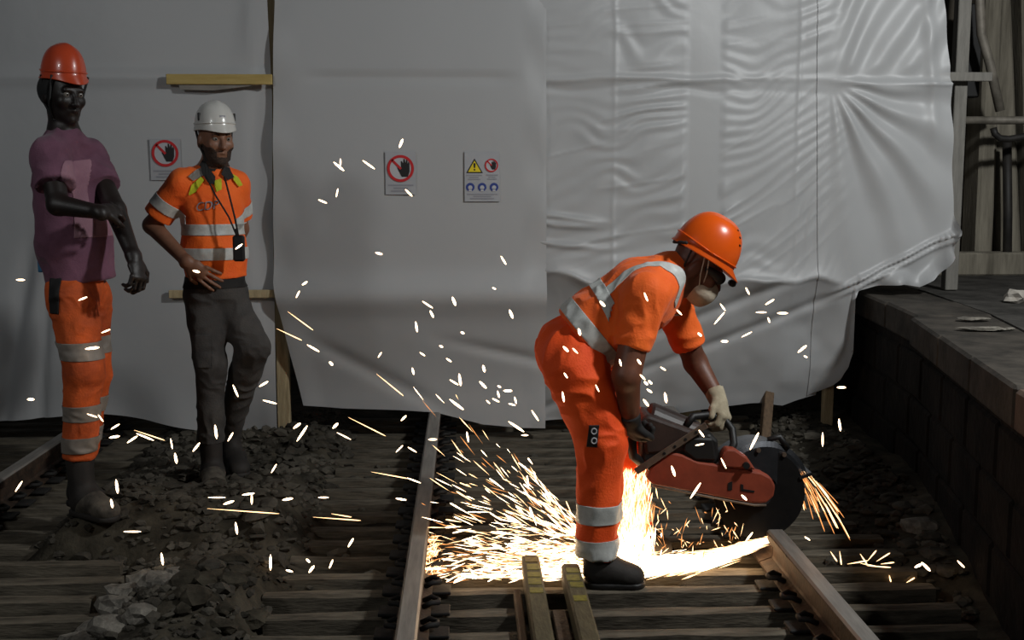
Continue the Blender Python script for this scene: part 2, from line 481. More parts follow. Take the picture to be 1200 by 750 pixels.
# ---------------------------------------------------------------- rails
def rail_profile():
    h = [(0.058, 0.0), (0.058, 0.010), (0.012, 0.026), (0.008, 0.036), (0.008, 0.086), (0.014, 0.094), (0.034, 0.100), (0.035, 0.128), (0.028, 0.1375)]
    return h + [(-x, z) for x, z in h[::-1]]
def rail(xc, y0, y1, label, clips=True):
    root = empty('rail', (xc, y0, 0.0))
    tag(root, label, 'rail', 'rails')
    mb = MB()
    pr = rail_profile()
    mb.prism([(xc + a, y0, b + 0.012) for a, b in pr], (0, y1 - y0, 0))
    mb.build('rail_body', M['rail'], root)
    mb = MB().prism([(xc - .0335, y0, .1440), (xc - .026, y0, .1515), (xc + .026, y0, .1515), (xc + .0335, y0, .1440)], (0, y1 - y0, 0))
    mb.build('running_surface', M['railtop'], root)
    yb = max(3.5, math.ceil((y0 - 3.5) / 0.2) * 0.2 + 3.5)
    plate_me = None
    while yb < min(y1 - 0.05, 7.0):
        if clips:
            if plate_me is None:
                plate_me = MB().box((0, 0, 0.007), (0.25, 0.088, 0.012)).mesh('base_plate', 0.003)
                clip_me = MB().tube([(0.03, -.03, .03), (.06, -.03, .045), (.085, -.012, .04), (.085, .012, .04), (.06, .03, .045), (.03, .03, .03)], 0.010, 6).mesh('rail_clip', 0, True)
                clip_me2 = MB().tube([(-0.03, -.03, .03), (-.06, -.03, .045), (-.085, -.012, .04), (-.085, .012, .04), (-.06, .03, .045), (-.03, .03, .03)], 0.010, 6).mesh('rail_clip', 0, True)
            for me, nm, mm in ((plate_me, 'base_plate', M['plate']), (clip_me, 'rail_clip', M['plate']), (clip_me2, 'rail_clip', M['plate'])):
                q = link(nm, me, mm, root)
                q.location = Vector((xc, yb, 0.004)) - wpos(root)
        yb += 0.2
    return root
XL, XR = -0.188, 1.200
CUTY = 4.33
rail(XL, 2.2, 8.5, 'long worn rail on the left side of the track being cut')
rail(XR, 2.2, CUTY - 0.004, 'near length of the right-hand rail in front of the saw cut')
rail(XR, CUTY + 0.004, 8.5, 'far length of the right-hand rail behind the saw cut')
rail(-2.14, 3.4, 8.5, 'dark rail at the left edge beside the man in purple')

# ---------------------------------------------------------------- two olive bars with yellow marks between the rails, plank beside them
def guide_bar(xc, y0, y1, label, marks):
    root = empty('guide_bar', (xc, y0, 0.0))
    tag(root, label, 'bar')
    MB().box((xc, (y0 + y1) / 2, 0.045), (0.066, y1 - y0, 0.08)).build('bar_body', M['olive'], root, bevel=0.008)
    for my, ml in marks:
        MB().box((xc + rnd.uniform(-.004, .004), my, 0.0855), (0.046, ml, 0.003)).build('paint_mark', M['olivey'], root)
    return root
guide_bar(0.238, 2.4, 4.26, 'olive steel bar with yellow paint marks beside the brown plank', [(4.20, .05), (4.12, .06), (4.04, .05), (3.97, .06), (3.88, .05)])
guide_bar(0.382, 2.4, 4.16, 'olive steel bar with yellow paint marks nearest the saw operator boot', [(4.08, .05), (4.00, .06), (3.93, .05), (3.80, .05)])
o = MB().box((0.178, 3.2, 0.018), (0.028, 1.66, 0.035)).build('plank', M['plank'], bevel=0.004)
tag(o, 'thin brown plank lying along the left olive bar', 'plank')
o = MB().box((0.315, 3.15, 0.014), (0.05, 1.4, 0.026)).build('plank', M['rail'], bevel=0.004)
tag(o, 'dark reddish strip lying between the two olive bars', 'plank')

# ---------------------------------------------------------------- stones and rubble
def stone_mesh(seed, sub=1, squash=0.7):
    bm = bmesh.new()
    bmesh.ops.create_icosphere(bm, subdivisions=sub, radius=1.0)
    r = random.Random(seed)
    off = Vector((r.random() * 50, r.random() * 50, 0))
    for v in bm.verts:
        n = noise.noise(v.co * 1.2 + off)
        n += 0.45 * noise.noise(v.co * 3.1 + off)
        v.co *= 1 + 0.5 * n
        v.co.z *= squash
    me = bpy.data.meshes.new('stone')
    bm.to_mesh(me); bm.free()
    return me
def stones_stuff(name, label, pts, m, cat):
    base = [stone_mesh(s) for s in range(5)]
    arr = []
    for b in base:
        v = np.zeros(len(b.vertices) * 3); b.vertices.foreach_get('co', v)
        arr.append((v.reshape(-1, 3), np.array([p.vertices[:] for p in b.polygons])))
    Vs = []; Fs = []; n = 0
    R = np.random.RandomState(len(pts))
    for (x, y, z, s) in pts:
        v, f = arr[R.randint(5)]
        a = R.rand() * 6.28; c, s2 = math.cos(a), math.sin(a)
        w = v * s * np.array([R.uniform(.8, 1.4), R.uniform(.7, 1.1), R.uniform(.6, 1.0)])
        w = w @ np.array([[c, s2, 0], [-s2, c, 0], [0, 0, 1]])
        Vs.append(w + (x, y, z)); Fs.append(f + n); n += len(v)
    me = bpy.data.meshes.new(name)
    me.from_pydata(np.concatenate(Vs).tolist(), [], np.concatenate(Fs).tolist())
    return tag(link(name, me, m), label, cat, kind='stuff')
R0 = np.random.RandomState(11)
pts = []
while len(pts) < 3200:
    x = R0.uniform(-2.3, 2.1); y = R0.uniform(2.9, 7.2)
    inter = (-1.75 if y > 4.5 else -1.3) < x < -0.66
    rightb = x > 1.68
    front = -0.66 <= x <= 1.68 and y < 4.2
    if inter: keep = 0.9
    elif rightb and x < edge_x(y): keep = 0.8
    elif front: keep = 0.05
    elif x < -1.2: keep = 0.08
    elif x > 1.68: keep = 0
    else: keep = 0.05
    if R0.rand() > keep: continue
    s = abs(R0.normal(0, 1)) * 0.012 + 0.010
    pts.append((x, y, float(gh(x, y)) + s * 0.25, s))
stones_stuff('ballast', 'loose dark ballast and grit over the trackbed', pts, M['ballast'], 'ballast')

def rubble(px, py, z, s, m, label, group=None, name='rubble_stone', sq=0.6, st=(1.3, 1, 1)):
    d = _f + _r * (px - 600) / FPX + _u * (375 - py) / FPX
    p = np.array([0, 0, CAMZ]) + d * ((z - CAMZ) / d[2])
    me = stone_mesh(rnd.randint(0, 9999), 2, sq)
    for v in me.vertices:
        v.co = Vector((v.co.x * s * st[0], v.co.y * s * st[1], v.co.z * s * st[2]))
    o = link(name, me, m)
    z0 = float(gh(p[0], p[1]))
    o.location = (p[0], p[1], z0 + s * sq * 0.45)
    o.rotation_euler = (0, 0, rnd.uniform(0, 6.28))
    return tag(o, label, 'rubble', group)
L1 = 'pale plaster rubble lump on the ballast between the two tracks'
for (px, py, s) in [(128, 678, .05), (150, 690, .07), (165, 668, .045), (182, 690, .05), (140, 708, .06), (205, 680, .045), (112, 720, .06), (95, 738, .07), (128, 742, .06), (198, 705, .05), (165, 738, .05), (232, 672, .04), (250, 690, .04), (240, 655, .035)]:
    rubble(px, py, 0.04, s, M['plaster'] if s > .044 else M['ballast'], L1, 'plaster rubble between the tracks')
L2 = 'dark stone lump in the heap beside the left ends of the near sleepers'
for i in range(26):
    rubble(rnd.uniform(205, 318), rnd.uniform(676, 748), 0.03, rnd.uniform(.022, .055), M['ground'], L2, 'dark heap between the tracks')
L3 = 'grey rubble lump on the bank between track and platform'
for (px, py, s) in [(985, 520, .05), (1003, 533, .06), (1020, 545, .05), (998, 556, .07), (1030, 566, .05), (1042, 580, .06), (1060, 592, .07), (1078, 612, .09), (1092, 622, .07), (1066, 622, .06), (1100, 640, .07), (1018, 590, .05), (1040, 610, .05), (1085, 596, .05), (1010, 575, .04), (975, 545, .05), (1110, 655, .06)]:
    rubble(px, py, 0.05, s * .72, M['plaster'] if s > .085 else M['ballast'], L3, 'rubble on the platform side bank', sq=0.45)
L4 = 'grey rubble lump on the mound by the feet of the two standing men'
for i in range(24):
    rubble(rnd.uniform(130, 330), rnd.uniform(560, 650), 0.08, rnd.uniform(.025, .05), M['ballast'], L4, 'rubble by the standing men')
L5 = 'small rubble lump in front of the white sheeting near the left rail'
for i in range(16):
    rubble(rnd.uniform(335, 470), rnd.uniform(492, 560), 0.02, rnd.uniform(.02, .045), M['ballast'], L5, 'rubble in front of the sheeting')
# things on the platform
def on_platform(px, py, s, m, label, name, sq, st, cat):
    d = _f + _r * (px - 600) / FPX + _u * (375 - py) / FPX
    p = np.array([0, 0, CAMZ]) + d * ((PT - CAMZ) / d[2])
    me = stone_mesh(rnd.randint(0, 9999), 2, sq)
    for v in me.vertices: v.co = Vector((v.co.x * s * st[0], v.co.y * s * st[1], v.co.z * s))
    o = link(name, me, m); o.location = (p[0], p[1], PT + s * sq * 0.7)
    return tag(o, label, cat)
on_platform(1192, 354, .055, M['rag'], 'crumpled pale rag lying on the platform at the right edge', 'rag', 0.75, (1.3, 1), 'rag')
on_platform(1140, 375, .05, M['plaster'], 'flat broken paving fragment on the platform, farther one', 'paving_fragment', 0.18, (1.6, .8), 'rubble')
on_platform(1150, 386, .06, M['plaster'], 'long thin broken paving fragment on the platform, nearer one', 'paving_fragment', 0.12, (1.9, .8), 'rubble')
on_platform(1183, 386, .02, M['plaster'], 'tiny pale chip on the platform paving', 'paving_fragment', 0.3, (1.2, .8), 'rubble')

# ---------------------------------------------------------------- plastic sheeting wall
WY = 6.5
def wx(px, py=300): return float(at(px, py, WY)[0])
def wz(py, px=600): return float(at(px, py, WY)[2])
def sheet(label, bottom, left, right, ztop, disp, nu, nv):
    """bottom: pixel polyline of the hem; left/right: pixel polylines of the side edges; disp(x, z) gives the offset along Y"""
    bx = np.array([wx(a, b) for a, b in bottom]); bz = np.array([wz(b, a) for a, b in bottom])
    lz = np.array([wz(b, a) for a, b in left])[::-1]; lx = np.array([wx(a, b) for a, b in left])[::-1]
    rz = np.array([wz(b, a) for a, b in right])[::-1]; rx = np.array([wx(a, b) for a, b in right])[::-1]
    u = np.linspace(0, 1, nu)[:, None]; v = np.linspace(0, 1, nv)[None, :]
    xr = bx[0] + (bx[-1] - bx[0]) * u
    zb = np.interp(xr, bx, bz)
    z = np.maximum(bz.min() + (ztop - bz.min()) * v + 0 * u, zb)
    x0 = np.interp(z, lz, lx); x1 = np.interp(z, rz, rx)
    x = x0 + (x1 - x0) * u
    y = WY + disp(x, z, u * np.ones_like(z), z - zb)
    V = np.stack([x, y, z], -1).reshape(-1, 3)
    i, j = np.meshgrid(np.arange(nu - 1), np.arange(nv - 1), indexing='ij')
    a = (i * nv + j).ravel()
    F = np.stack([a, a + nv, a + nv + 1, a + 1], 1)
    F = F[(V[F][:, :, 2] > np.repeat(zb, nv, 1).ravel()[F] + 1e-6).any(1)]
    me = bpy.data.meshes.new('plastic_sheet')
    me.from_pydata(V.tolist(), [], F.tolist())
    for p in me.polygons: p.use_smooth = True
    return tag(link('plastic_sheet', me, M['film']), label, 'sheeting')
ZT = 3.3
zbat = wz(92)
zhem = wz(332)
def crease(x, z, zc, depth, w):          # the film sucked against a batten: a soft ledge
    return depth * (np.exp(-((z - zc) / w) ** 2))
def disp_a(x, z, u, hh):
    d = 0.02 * fbm(x * 1.1, z * 0.8, 1, 2)
    d += 0.026 * np.sin(x * 17 + 3 * vnoise(x, z * 0.7, 4)) * np.exp(-np.abs(x - wx(302)) / 0.10) * (0.5 + 0.5 * vnoise(x * 3, z * 1.5, 9))
    t = x - (wx(10) + 0.22 * (z - 0.6))      # slanting glossy pleats at far left, low
    d += 0.034 * np.exp(-(t / 0.045) ** 2) * sstep(1.3, 0.9, z)
    t2 = x - (wx(45) + 0.12 * (z - 0.6))
    d += 0.026 * np.exp(-(t2 / 0.03) ** 2) * sstep(1.2, 0.8, z)
    d += crease(x, z, zbat, -0.012, 0.035)
    d += 0.05 * sstep(0.35, 0.0, hh) * (0.6 + vnoise(x * 3, 2, 2))
    return d
def disp_b(x, z, u, hh):
    d = 0.016 * fbm(x * 1.0, z * 0.7, 3, 2) - 0.02
    e = np.minimum(u, 1 - u)
    d += crease(x, z, zbat, 0.016, 0.022) * sstep(0.08, 0.2, e)
    d += 0.012 * np.sin(z * 10 + 4 * vnoise(x * 2, z, 7)) * sstep(0.10, 0.0, e)
    b = sstep(wz(345), wz(470), z)
    d += -0.05 * np.exp(-((z - wz(345)) / 0.10) ** 2) + 0.10 * b
    t = z - (wz(395) + 0.45 * (x - wx(500)) * -0.5)
    d += 0.02 * np.exp(-(t / 0.03) ** 2) * sstep(wx(480), wx(600), x)
    t = z - (wz(430) - 0.55 * (x - wx(420)))
    d += 0.018 * np.exp(-(t / 0.05) ** 2) * sstep(wx(340), wx(400), x) * sstep(wx(560), wx(460), x)
    return d
S0, S1 = wx(806), wx(838)
def disp_c(x, z, u, hh):
    up = z > zhem
    dist = np.maximum(np.maximum(S0 - x, x - S1), 0)
    leftside = x < (S0 + S1) / 2
    zz = z - zbat
    slope = np.where(leftside, -0.10, 0.45) * np.where(zz < 0, 1, 0.35)
    ph = (z - slope * dist * (1 + dist)) * 11.0 + 1.6 * vnoise(x * 2.2, z * 2.0, 3) + 0.9 * vnoise(x * 5, z * 4, 8)
    ridge = 1 - np.abs(2 * (ph - np.floor(ph)) - 1)
    ridge = ridge * ridge * (3 - 2 * ridge)
    rn = 1 - np.abs(vnoise(x * 2.0, (z - slope * dist * (1 + dist)) * 15, 31))
    ridge = 0.55 * ridge + 0.6 * rn ** 3
    amp = 0.024 * np.exp(-dist / 0.62) * sstep(0.0, 0.05, dist) * (0.35 + 0.65 * sstep(-0.4, 0.5, vnoise(x * 3, z * 2.5, 12)))
    amp = amp * (0.55 + 0.45 * sstep(zbat + 0.9, zbat, z)) * sstep(zhem - 0.02, zhem + 0.12, z)
    d = -amp * ridge
    d += (crease(x, z, zbat + 0.01 * vnoise(x * 4, 3), -0.015, 0.020) + crease(x, z, zbat - 0.06 + 0.02 * vnoise(x * 5, 9), 0.008, 0.022)) * (0.35 + 0.65 * sstep(-.6, .5, vnoise(x * 3, 5))) * sstep(0.0, 0.06, u)
    d += 0.012 * fbm(x * 2.0, z * 1.2, 6, 2)
    # loose swags at the left edge
    for c, s in ((wz(262, 620), 0.05), (wz(252, 620), -0.02), (wz(285, 620), 0.03)):
        t = z - (c - 0.12 * (x - S0 + 0.8) + s * np.abs(x - wx(650)))
        d += -0.020 * np.exp(-(t / 0.018) ** 2) * sstep(wx(730), wx(660), x) * sstep(0.0, 0.05, u)
    # vertical crease lines
    for cx in (wx(718), wx(930)):
        d += -0.004 * np.exp(-((x - cx - 0.006 * vnoise(z * 9, cx)) / 0.013) ** 2) * (0.5 + 0.5 * vnoise(z * 3, cx))
    # tucked-under lower part, leaning back from the viewer below the hem line
    zh = zhem + 0.035 * vnoise(x * 7, 1.5, 2) + 0.05 * sstep(wx(700), wx(640), x)
    below = sstep(0.015, -0.015, z - zh)
    q = z - zh
    ed = sstep(0.0, 0.10, u)
    d += -0.040 * ed * np.exp(-np.abs(q) / 0.07) + 0.26 * np.where(q < 0, np.clip(-q / 0.9, 0, 1), 0)
    t = (z - wz(400)) - 0.42 * (x - wx(760))
    d += below * 0.022 * (np.exp(-(t / 0.035) ** 2) + 0.8 * np.exp(-((t + 0.2) / 0.03) ** 2) + 0.6 * np.exp(-((t - 0.16) / 0.05) ** 2))
    d += below * 0.02 * fbm(x * 3, z * 3, 4, 3)
    return d
CX, CZ = wx(968), wz(95)
def disp_d(x, z, u, hh):
    a = np.arctan2(CZ - z, x - CX + 0.02); r = np.hypot(x - CX, z - CZ)
    d = -0.030 * (0.5 + 0.5 * np.sin(a * 19 + 1.6 * vnoise(x * 3, z * 2, 3))) * sstep(0.05, 0.25, r) * sstep(1.9, 0.5, r) * (z < CZ)
    t = (x - CX) * 1.0 - (z - CZ) * 0.55
    d += -0.020 * (0.5 + 0.5 * np.sin(t * 34 + 1.6 * vnoise(x * 4, z * 2, 5))) * (z >= CZ) * sstep(0.0, 0.1, z - CZ)
    d += crease(x, z, CZ, -0.020, 0.018)
    d += -0.02 * np.exp(-((u - 0.86) / 0.05) ** 2) * sstep(wz(200), wz(90), z)
    d += 0.015 * fbm(x * 2, z * 1.5, 3, 3)
    # the long diagonal pull line to the free corner
    zl = wz(352) + (wz(272) - wz(352)) * (x - wx(960)) / (wx(1114) - wx(960))
    d += -0.030 * np.exp(-((z - zl) / 0.012) ** 2) - 0.022 * np.exp(-((z - zl + 0.045) / 0.012) ** 2)
    b = z < zl
    d += b * 0.14 * np.clip((zl - z) / 0.7, 0, 1)
    # curled, crumpled free hem
    d += -0.14 * sstep(0.10, 0.0, hh) * (0.55 + 0.6 * vnoise(x * 9, z * 9, 6)) 
    d += -0.05 * sstep(0.86, 1.0, u) * b
    w = sstep(0.02, 0.32, u)
    return w * (d - 0.01) + (1 - w) * (disp_c(x, z, np.ones_like(z), hh) - 0.006)
sheet('flat grey-white plastic sheet hanging behind the two standing men',
      [(-420, 499), (0, 496), (70, 490), (110, 488), (170, 494), (230, 505), (290, 518), (326, 527)],
      [(-420, -300), (-420, 600)], [(306, -300), (313, 0), (318, 110), (320, 300), (326, 527)], ZT, disp_a, 130, 130)
sheet('smooth grey plastic sheet with two safety signs, in the middle',
      [(352, 478), (400, 482), (470, 484), (515, 487), (545, 494), (575, 501), (625, 505), (652, 505)],
      [(322, -300), (322, 0), (321, 100), (322, 330), (340, 420), (354, 480)], [(640, -300), (640, 600)], ZT, disp_b, 110, 150)
sheet('wrinkled silvery plastic sheet with flat vertical band, behind the bending worker',
      [(620, 506), (700, 500), (800, 494), (890, 481), (905, 480), (930, 484), (945, 478), (970, 470)],
      [(619, -300), (619, 600)], [(968, -300), (968, 600)], ZT, disp_c, 230, 330)
sheet('creased plastic sheet at the right end with a torn curled corner',
      [(964, 471), (975, 464), (985, 455), (993, 446), (1000, 432), (1004, 405), (1006, 350), (1011, 340), (1035, 334), (1055, 332), (1075, 336), (1088, 327), (1100, 313), (1108, 300), (1113, 270)],
      [(957, -300), (957, 600)], [(1104, -300), (1106, 0), (1113, 110), (1115, 270), (1113, 600)], ZT, disp_d, 150, 240)

# timber framing that shows around the sheeting
def post(name, p, q, w, d, label, m='timber', cat='timber'):
    o = MB().bar(p, q, w, d, (0, 1, 0)).build(name, M[m], bevel=0.004)
    return tag(o, label, cat)
def gz(p):
    return float(gh(p[0], p[1]))
p = at(331, 400, 6.62); post('timber_post', (p[0], 6.62, gz(p) - .02), (p[0], 6.62, 3.3), 0.072, 0.06, 'pale timber post in the gap between left and middle sheets')
p = at(822, 300, 6.60); post('timber_post', (p[0], 6.86, gz((p[0], 6.86)) - .02), (p[0], 6.60, 3.3), 0.13, 0.05, 'timber post hidden behind the flat band of wrinkled sheet')
p = at(969, 490, 6.66); post('timber_post', (p[0], 6.66, gz(p) - .02), (p[0], 6.66, 3.3), 0.06, 0.05, 'short pale timber post foot below the hem near the platform')
p = at(1119, 200, 6.72); post('timber_post', (p[0], 6.72, PT), (p[0], 6.72, 3.3), 0.075, 0.07, 'tall pale timber post standing on the platform at the sheet edge', 'timber_g')
q0 = at(893, 512, 6.5); q1 = at(905, 462, 6.62); post('timber_stake', (q0[0], 6.45, gz(q0) - .02), (q1[0], 6.70, q1[2]), 0.055, 0.05, 'dark leaning stake below the wrinkled sheet', 'plank')
a = at(195, 93, 6.45); b = at(319, 93, 6.45); o = MB().box((a + b) / 2, (b[0] - a[0], 0.02, 0.055)).build('timber_batten', M['batten'], bevel=0.003); tag(o, 'yellowish timber batten fixed high across the left sheet', 'timber')
a2 = at(208, 97, 6.452); b2 = at(308, 97, 6.452); c2 = at(212, 105, 6.452); d2 = at(250, 106, 6.452); e2 = at(292, 101, 6.452)
o = MB().prism([a2, b2, e2, d2, c2], (0, 0.008, 0)).build('tape_strip', M['tape']); tag(o, 'grey tape strip just below the yellowish batten', 'tape')
a = at(198, 345, 6.46); b = at(330, 344, 6.46); o = MB().box((a + b) / 2, (b[0] - a[0], 0.02, 0.045)).build('timber_batten', M['timber'], bevel=0.003); tag(o, 'pale low timber batten behind the man in the white helmet', 'timber')
a = at(1106, 90, 6.64); b = at(1162, 90, 6.64); o = MB().box((a + b) / 2, (b[0] - a[0], 0.03, 0.05)).build('timber_batten', M['timber_g'], bevel=0.003); tag(o, 'short pale batten sticking out beyond the sheet at upper right', 'timber')
for (x0, x1, y, lab) in ((322, 640, 92, 'batten behind the middle sheet'), (620, 1112, 90, 'long batten behind the wrinkled sheet')):
    a = at(x0, y, 6.585); b = at(x1, y, 6.585)
    o = MB().box((a + b) / 2, (b[0] - a[0], 0.025, 0.05)).build('timber_batten', M['timber'], bevel=0.003); tag(o, 'horizontal timber ' + lab, 'timber')

# ---------------------------------------------------------------- safety signs on the sheets
def disc_poly(c, r, n=28, a0=0.0):
    return [(c[0] + r * math.cos(a0 + 2 * math.pi * k / n), c[1] + r * math.sin(a0 + 2 * math.pi * k / n)) for k in range(n)]
class Sign:
    def __init__(s, px, py, w, h, label, fn):
        Y = WY
        for _ in range(4):
            q = at(px, py, Y)
            g = np.array([[q[0] + a, q[2] + b] for a in (-.1, 0, .1) for b in (-.14, 0, .14)])
            Y = WY + float(np.min(fn(g[:, 0], g[:, 1], np.full(9, .45), np.full(9, 1.0)))) - .006
        c = at(px, py, Y)
        s.c = c; s.root = empty('safety_sign', (c[0], c[1], c[2] - h / 2)); tag(s.root, label, 'sign')
        MB().box(c, (w, 0.004, h)).build('sign_sheet', M['paper'], s.root)
    def flat(s, poly, lvl, m, name):
        y = s.c[1] - 0.002 - 0.0012 * lvl
        MB().prism([(s.c[0] + a, y, s.c[2] + b) for a, b in poly], (0, -0.001, 0)).build(name, M[m], s.root)
    def ring(s, c, r0, r1, lvl, m, name, n=36):
        y = s.c[1] - 0.002 - 0.0012 * lvl
        V = []; F = []
        for k in range(n):
            t = 2 * math.pi * k / n
            for r in (r0, r1):
                for dy in (0, -0.001):
                    V.append((s.c[0] + c[0] + r * math.cos(t), y + dy, s.c[2] + c[1] + r * math.sin(t)))
        for k in range(n):
            a = 4 * k; b = 4 * ((k + 1) % n)
            F += [(a + 1, b + 1, b + 3, a + 3), (a, a + 2, b + 2, b), (a + 2, a + 3, b + 3, b + 2), (a, b, b + 1, a + 1)]
        MB().add(V, F).build(name, M[m], s.root)
    def hand(s, c, k, lvl, m):
        P = [(-.012, -.055), (.028, -.055), (.040, -.02), (.040, .03), (.034, .045), (.028, .03), (.026, .055), (.018, .06), (.014, .035), (.008, .062), (0, .062), (-.002, .034), (-.012, .05), (-.018, .045), (-.016, 0), (-.034, .012), (-.042, .004), (-.026, -.03)]
        s.flat([(c[0] + a * k, c[1] + b * k) for a, b in P], lvl, m, 'hand_symbol')
    def prohibit(s, c, r, lvl=1):
        s.flat(disc_poly(c, r * 0.98), lvl, 's_wht', 'sign_field')
        s.hand((c[0] + r * .22, c[1]), r / 0.088, lvl + 1, 's_blk')
        a = math.radians(135); w = r * .09
        nx_, ny_ = math.sin(a), -math.cos(a)
        P = [(c[0] + math.cos(a) * r * .9 + nx_ * w, c[1] + math.sin(a) * r * .9 + ny_ * w), (c[0] + math.cos(a) * r * .9 - nx_ * w, c[1] + math.sin(a) * r * .9 - ny_ * w),
             (c[0] - nx_ * w - math.cos(a) * r * .05, c[1] - ny_ * w - math.sin(a) * r * .05), (c[0] + nx_ * w - math.cos(a) * r * .05, c[1] + ny_ * w - math.sin(a) * r * .05)]
        s.flat(P, lvl + 2, 's_red', 'diagonal_bar')
        s.ring(c, r * .80, r, lvl + 2, 's_red', 'red_ring')
    def lines(s, x0, x1, z0, n, dz, lvl=1):
        for i in range(n):
            cut = (0, .03, .015)[i % 3] * (x1 - x0) / .14
            s.flat([(x0 + cut, z0 - i * dz), (x1 - cut, z0 - i * dz), (x1 - cut, z0 - i * dz - dz * .5), (x0 + cut, z0 - i * dz - dz * .5)], lvl, 's_gry', 'print_line')
sg = Sign(194, 187, 0.165, 0.225, 'white no-touching sign with a red ring on the left sheet', disp_a)
sg.prohibit((0, .034), .073); sg.lines(-.066, .066, -.058, 3, .016)
sg = Sign(469.5, 203, 0.168, 0.235, 'white no-touching sign with a red ring on the middle sheet', disp_b)
sg.prohibit((0, .026), .074); sg.lines(-.07, .07, -.062, 3, .016)
sg = Sign(565, 207, 0.195, 0.275, 'white safety sign with yellow triangle, red ring and three blue discs', disp_b)
sg.flat([(-.088, .02), (.004, .02), (-.042, .10)], 1, 's_blk', 'triangle_border')
sg.flat([(-.078, .026), (-.006, .026), (-.042, .088)], 2, 's_yel', 'warning_triangle')
sg.flat([(-.046, .048), (-.038, .048), (-.036, .074), (-.048, .074)], 3, 's_blk', 'exclamation_bar')
sg.flat(disc_poly((-.042, .038), .005, 10), 3, 's_blk', 'exclamation_dot')
sg.prohibit((.052, .062), .037)
sg.lines(-.088, 0, .010, 3, .011); sg.lines(.022, .088, .012, 3, .011)
for cx in (-.066, 0, .066):
    sg.flat(disc_poly((cx, -.058), .024), 1, 's_blu', 'blue_disc')
    sg.flat(disc_poly((cx, -.060), .012, 14), 2, 's_wht', 'mask_symbol')
    sg.flat([(cx - .010, -.082), (cx + .010, -.082), (cx + .006, -.068), (cx - .006, -.068)], 2, 's_wht', 'mask_symbol')
sg.lines(-.085, .085, -.094, 3, .012)

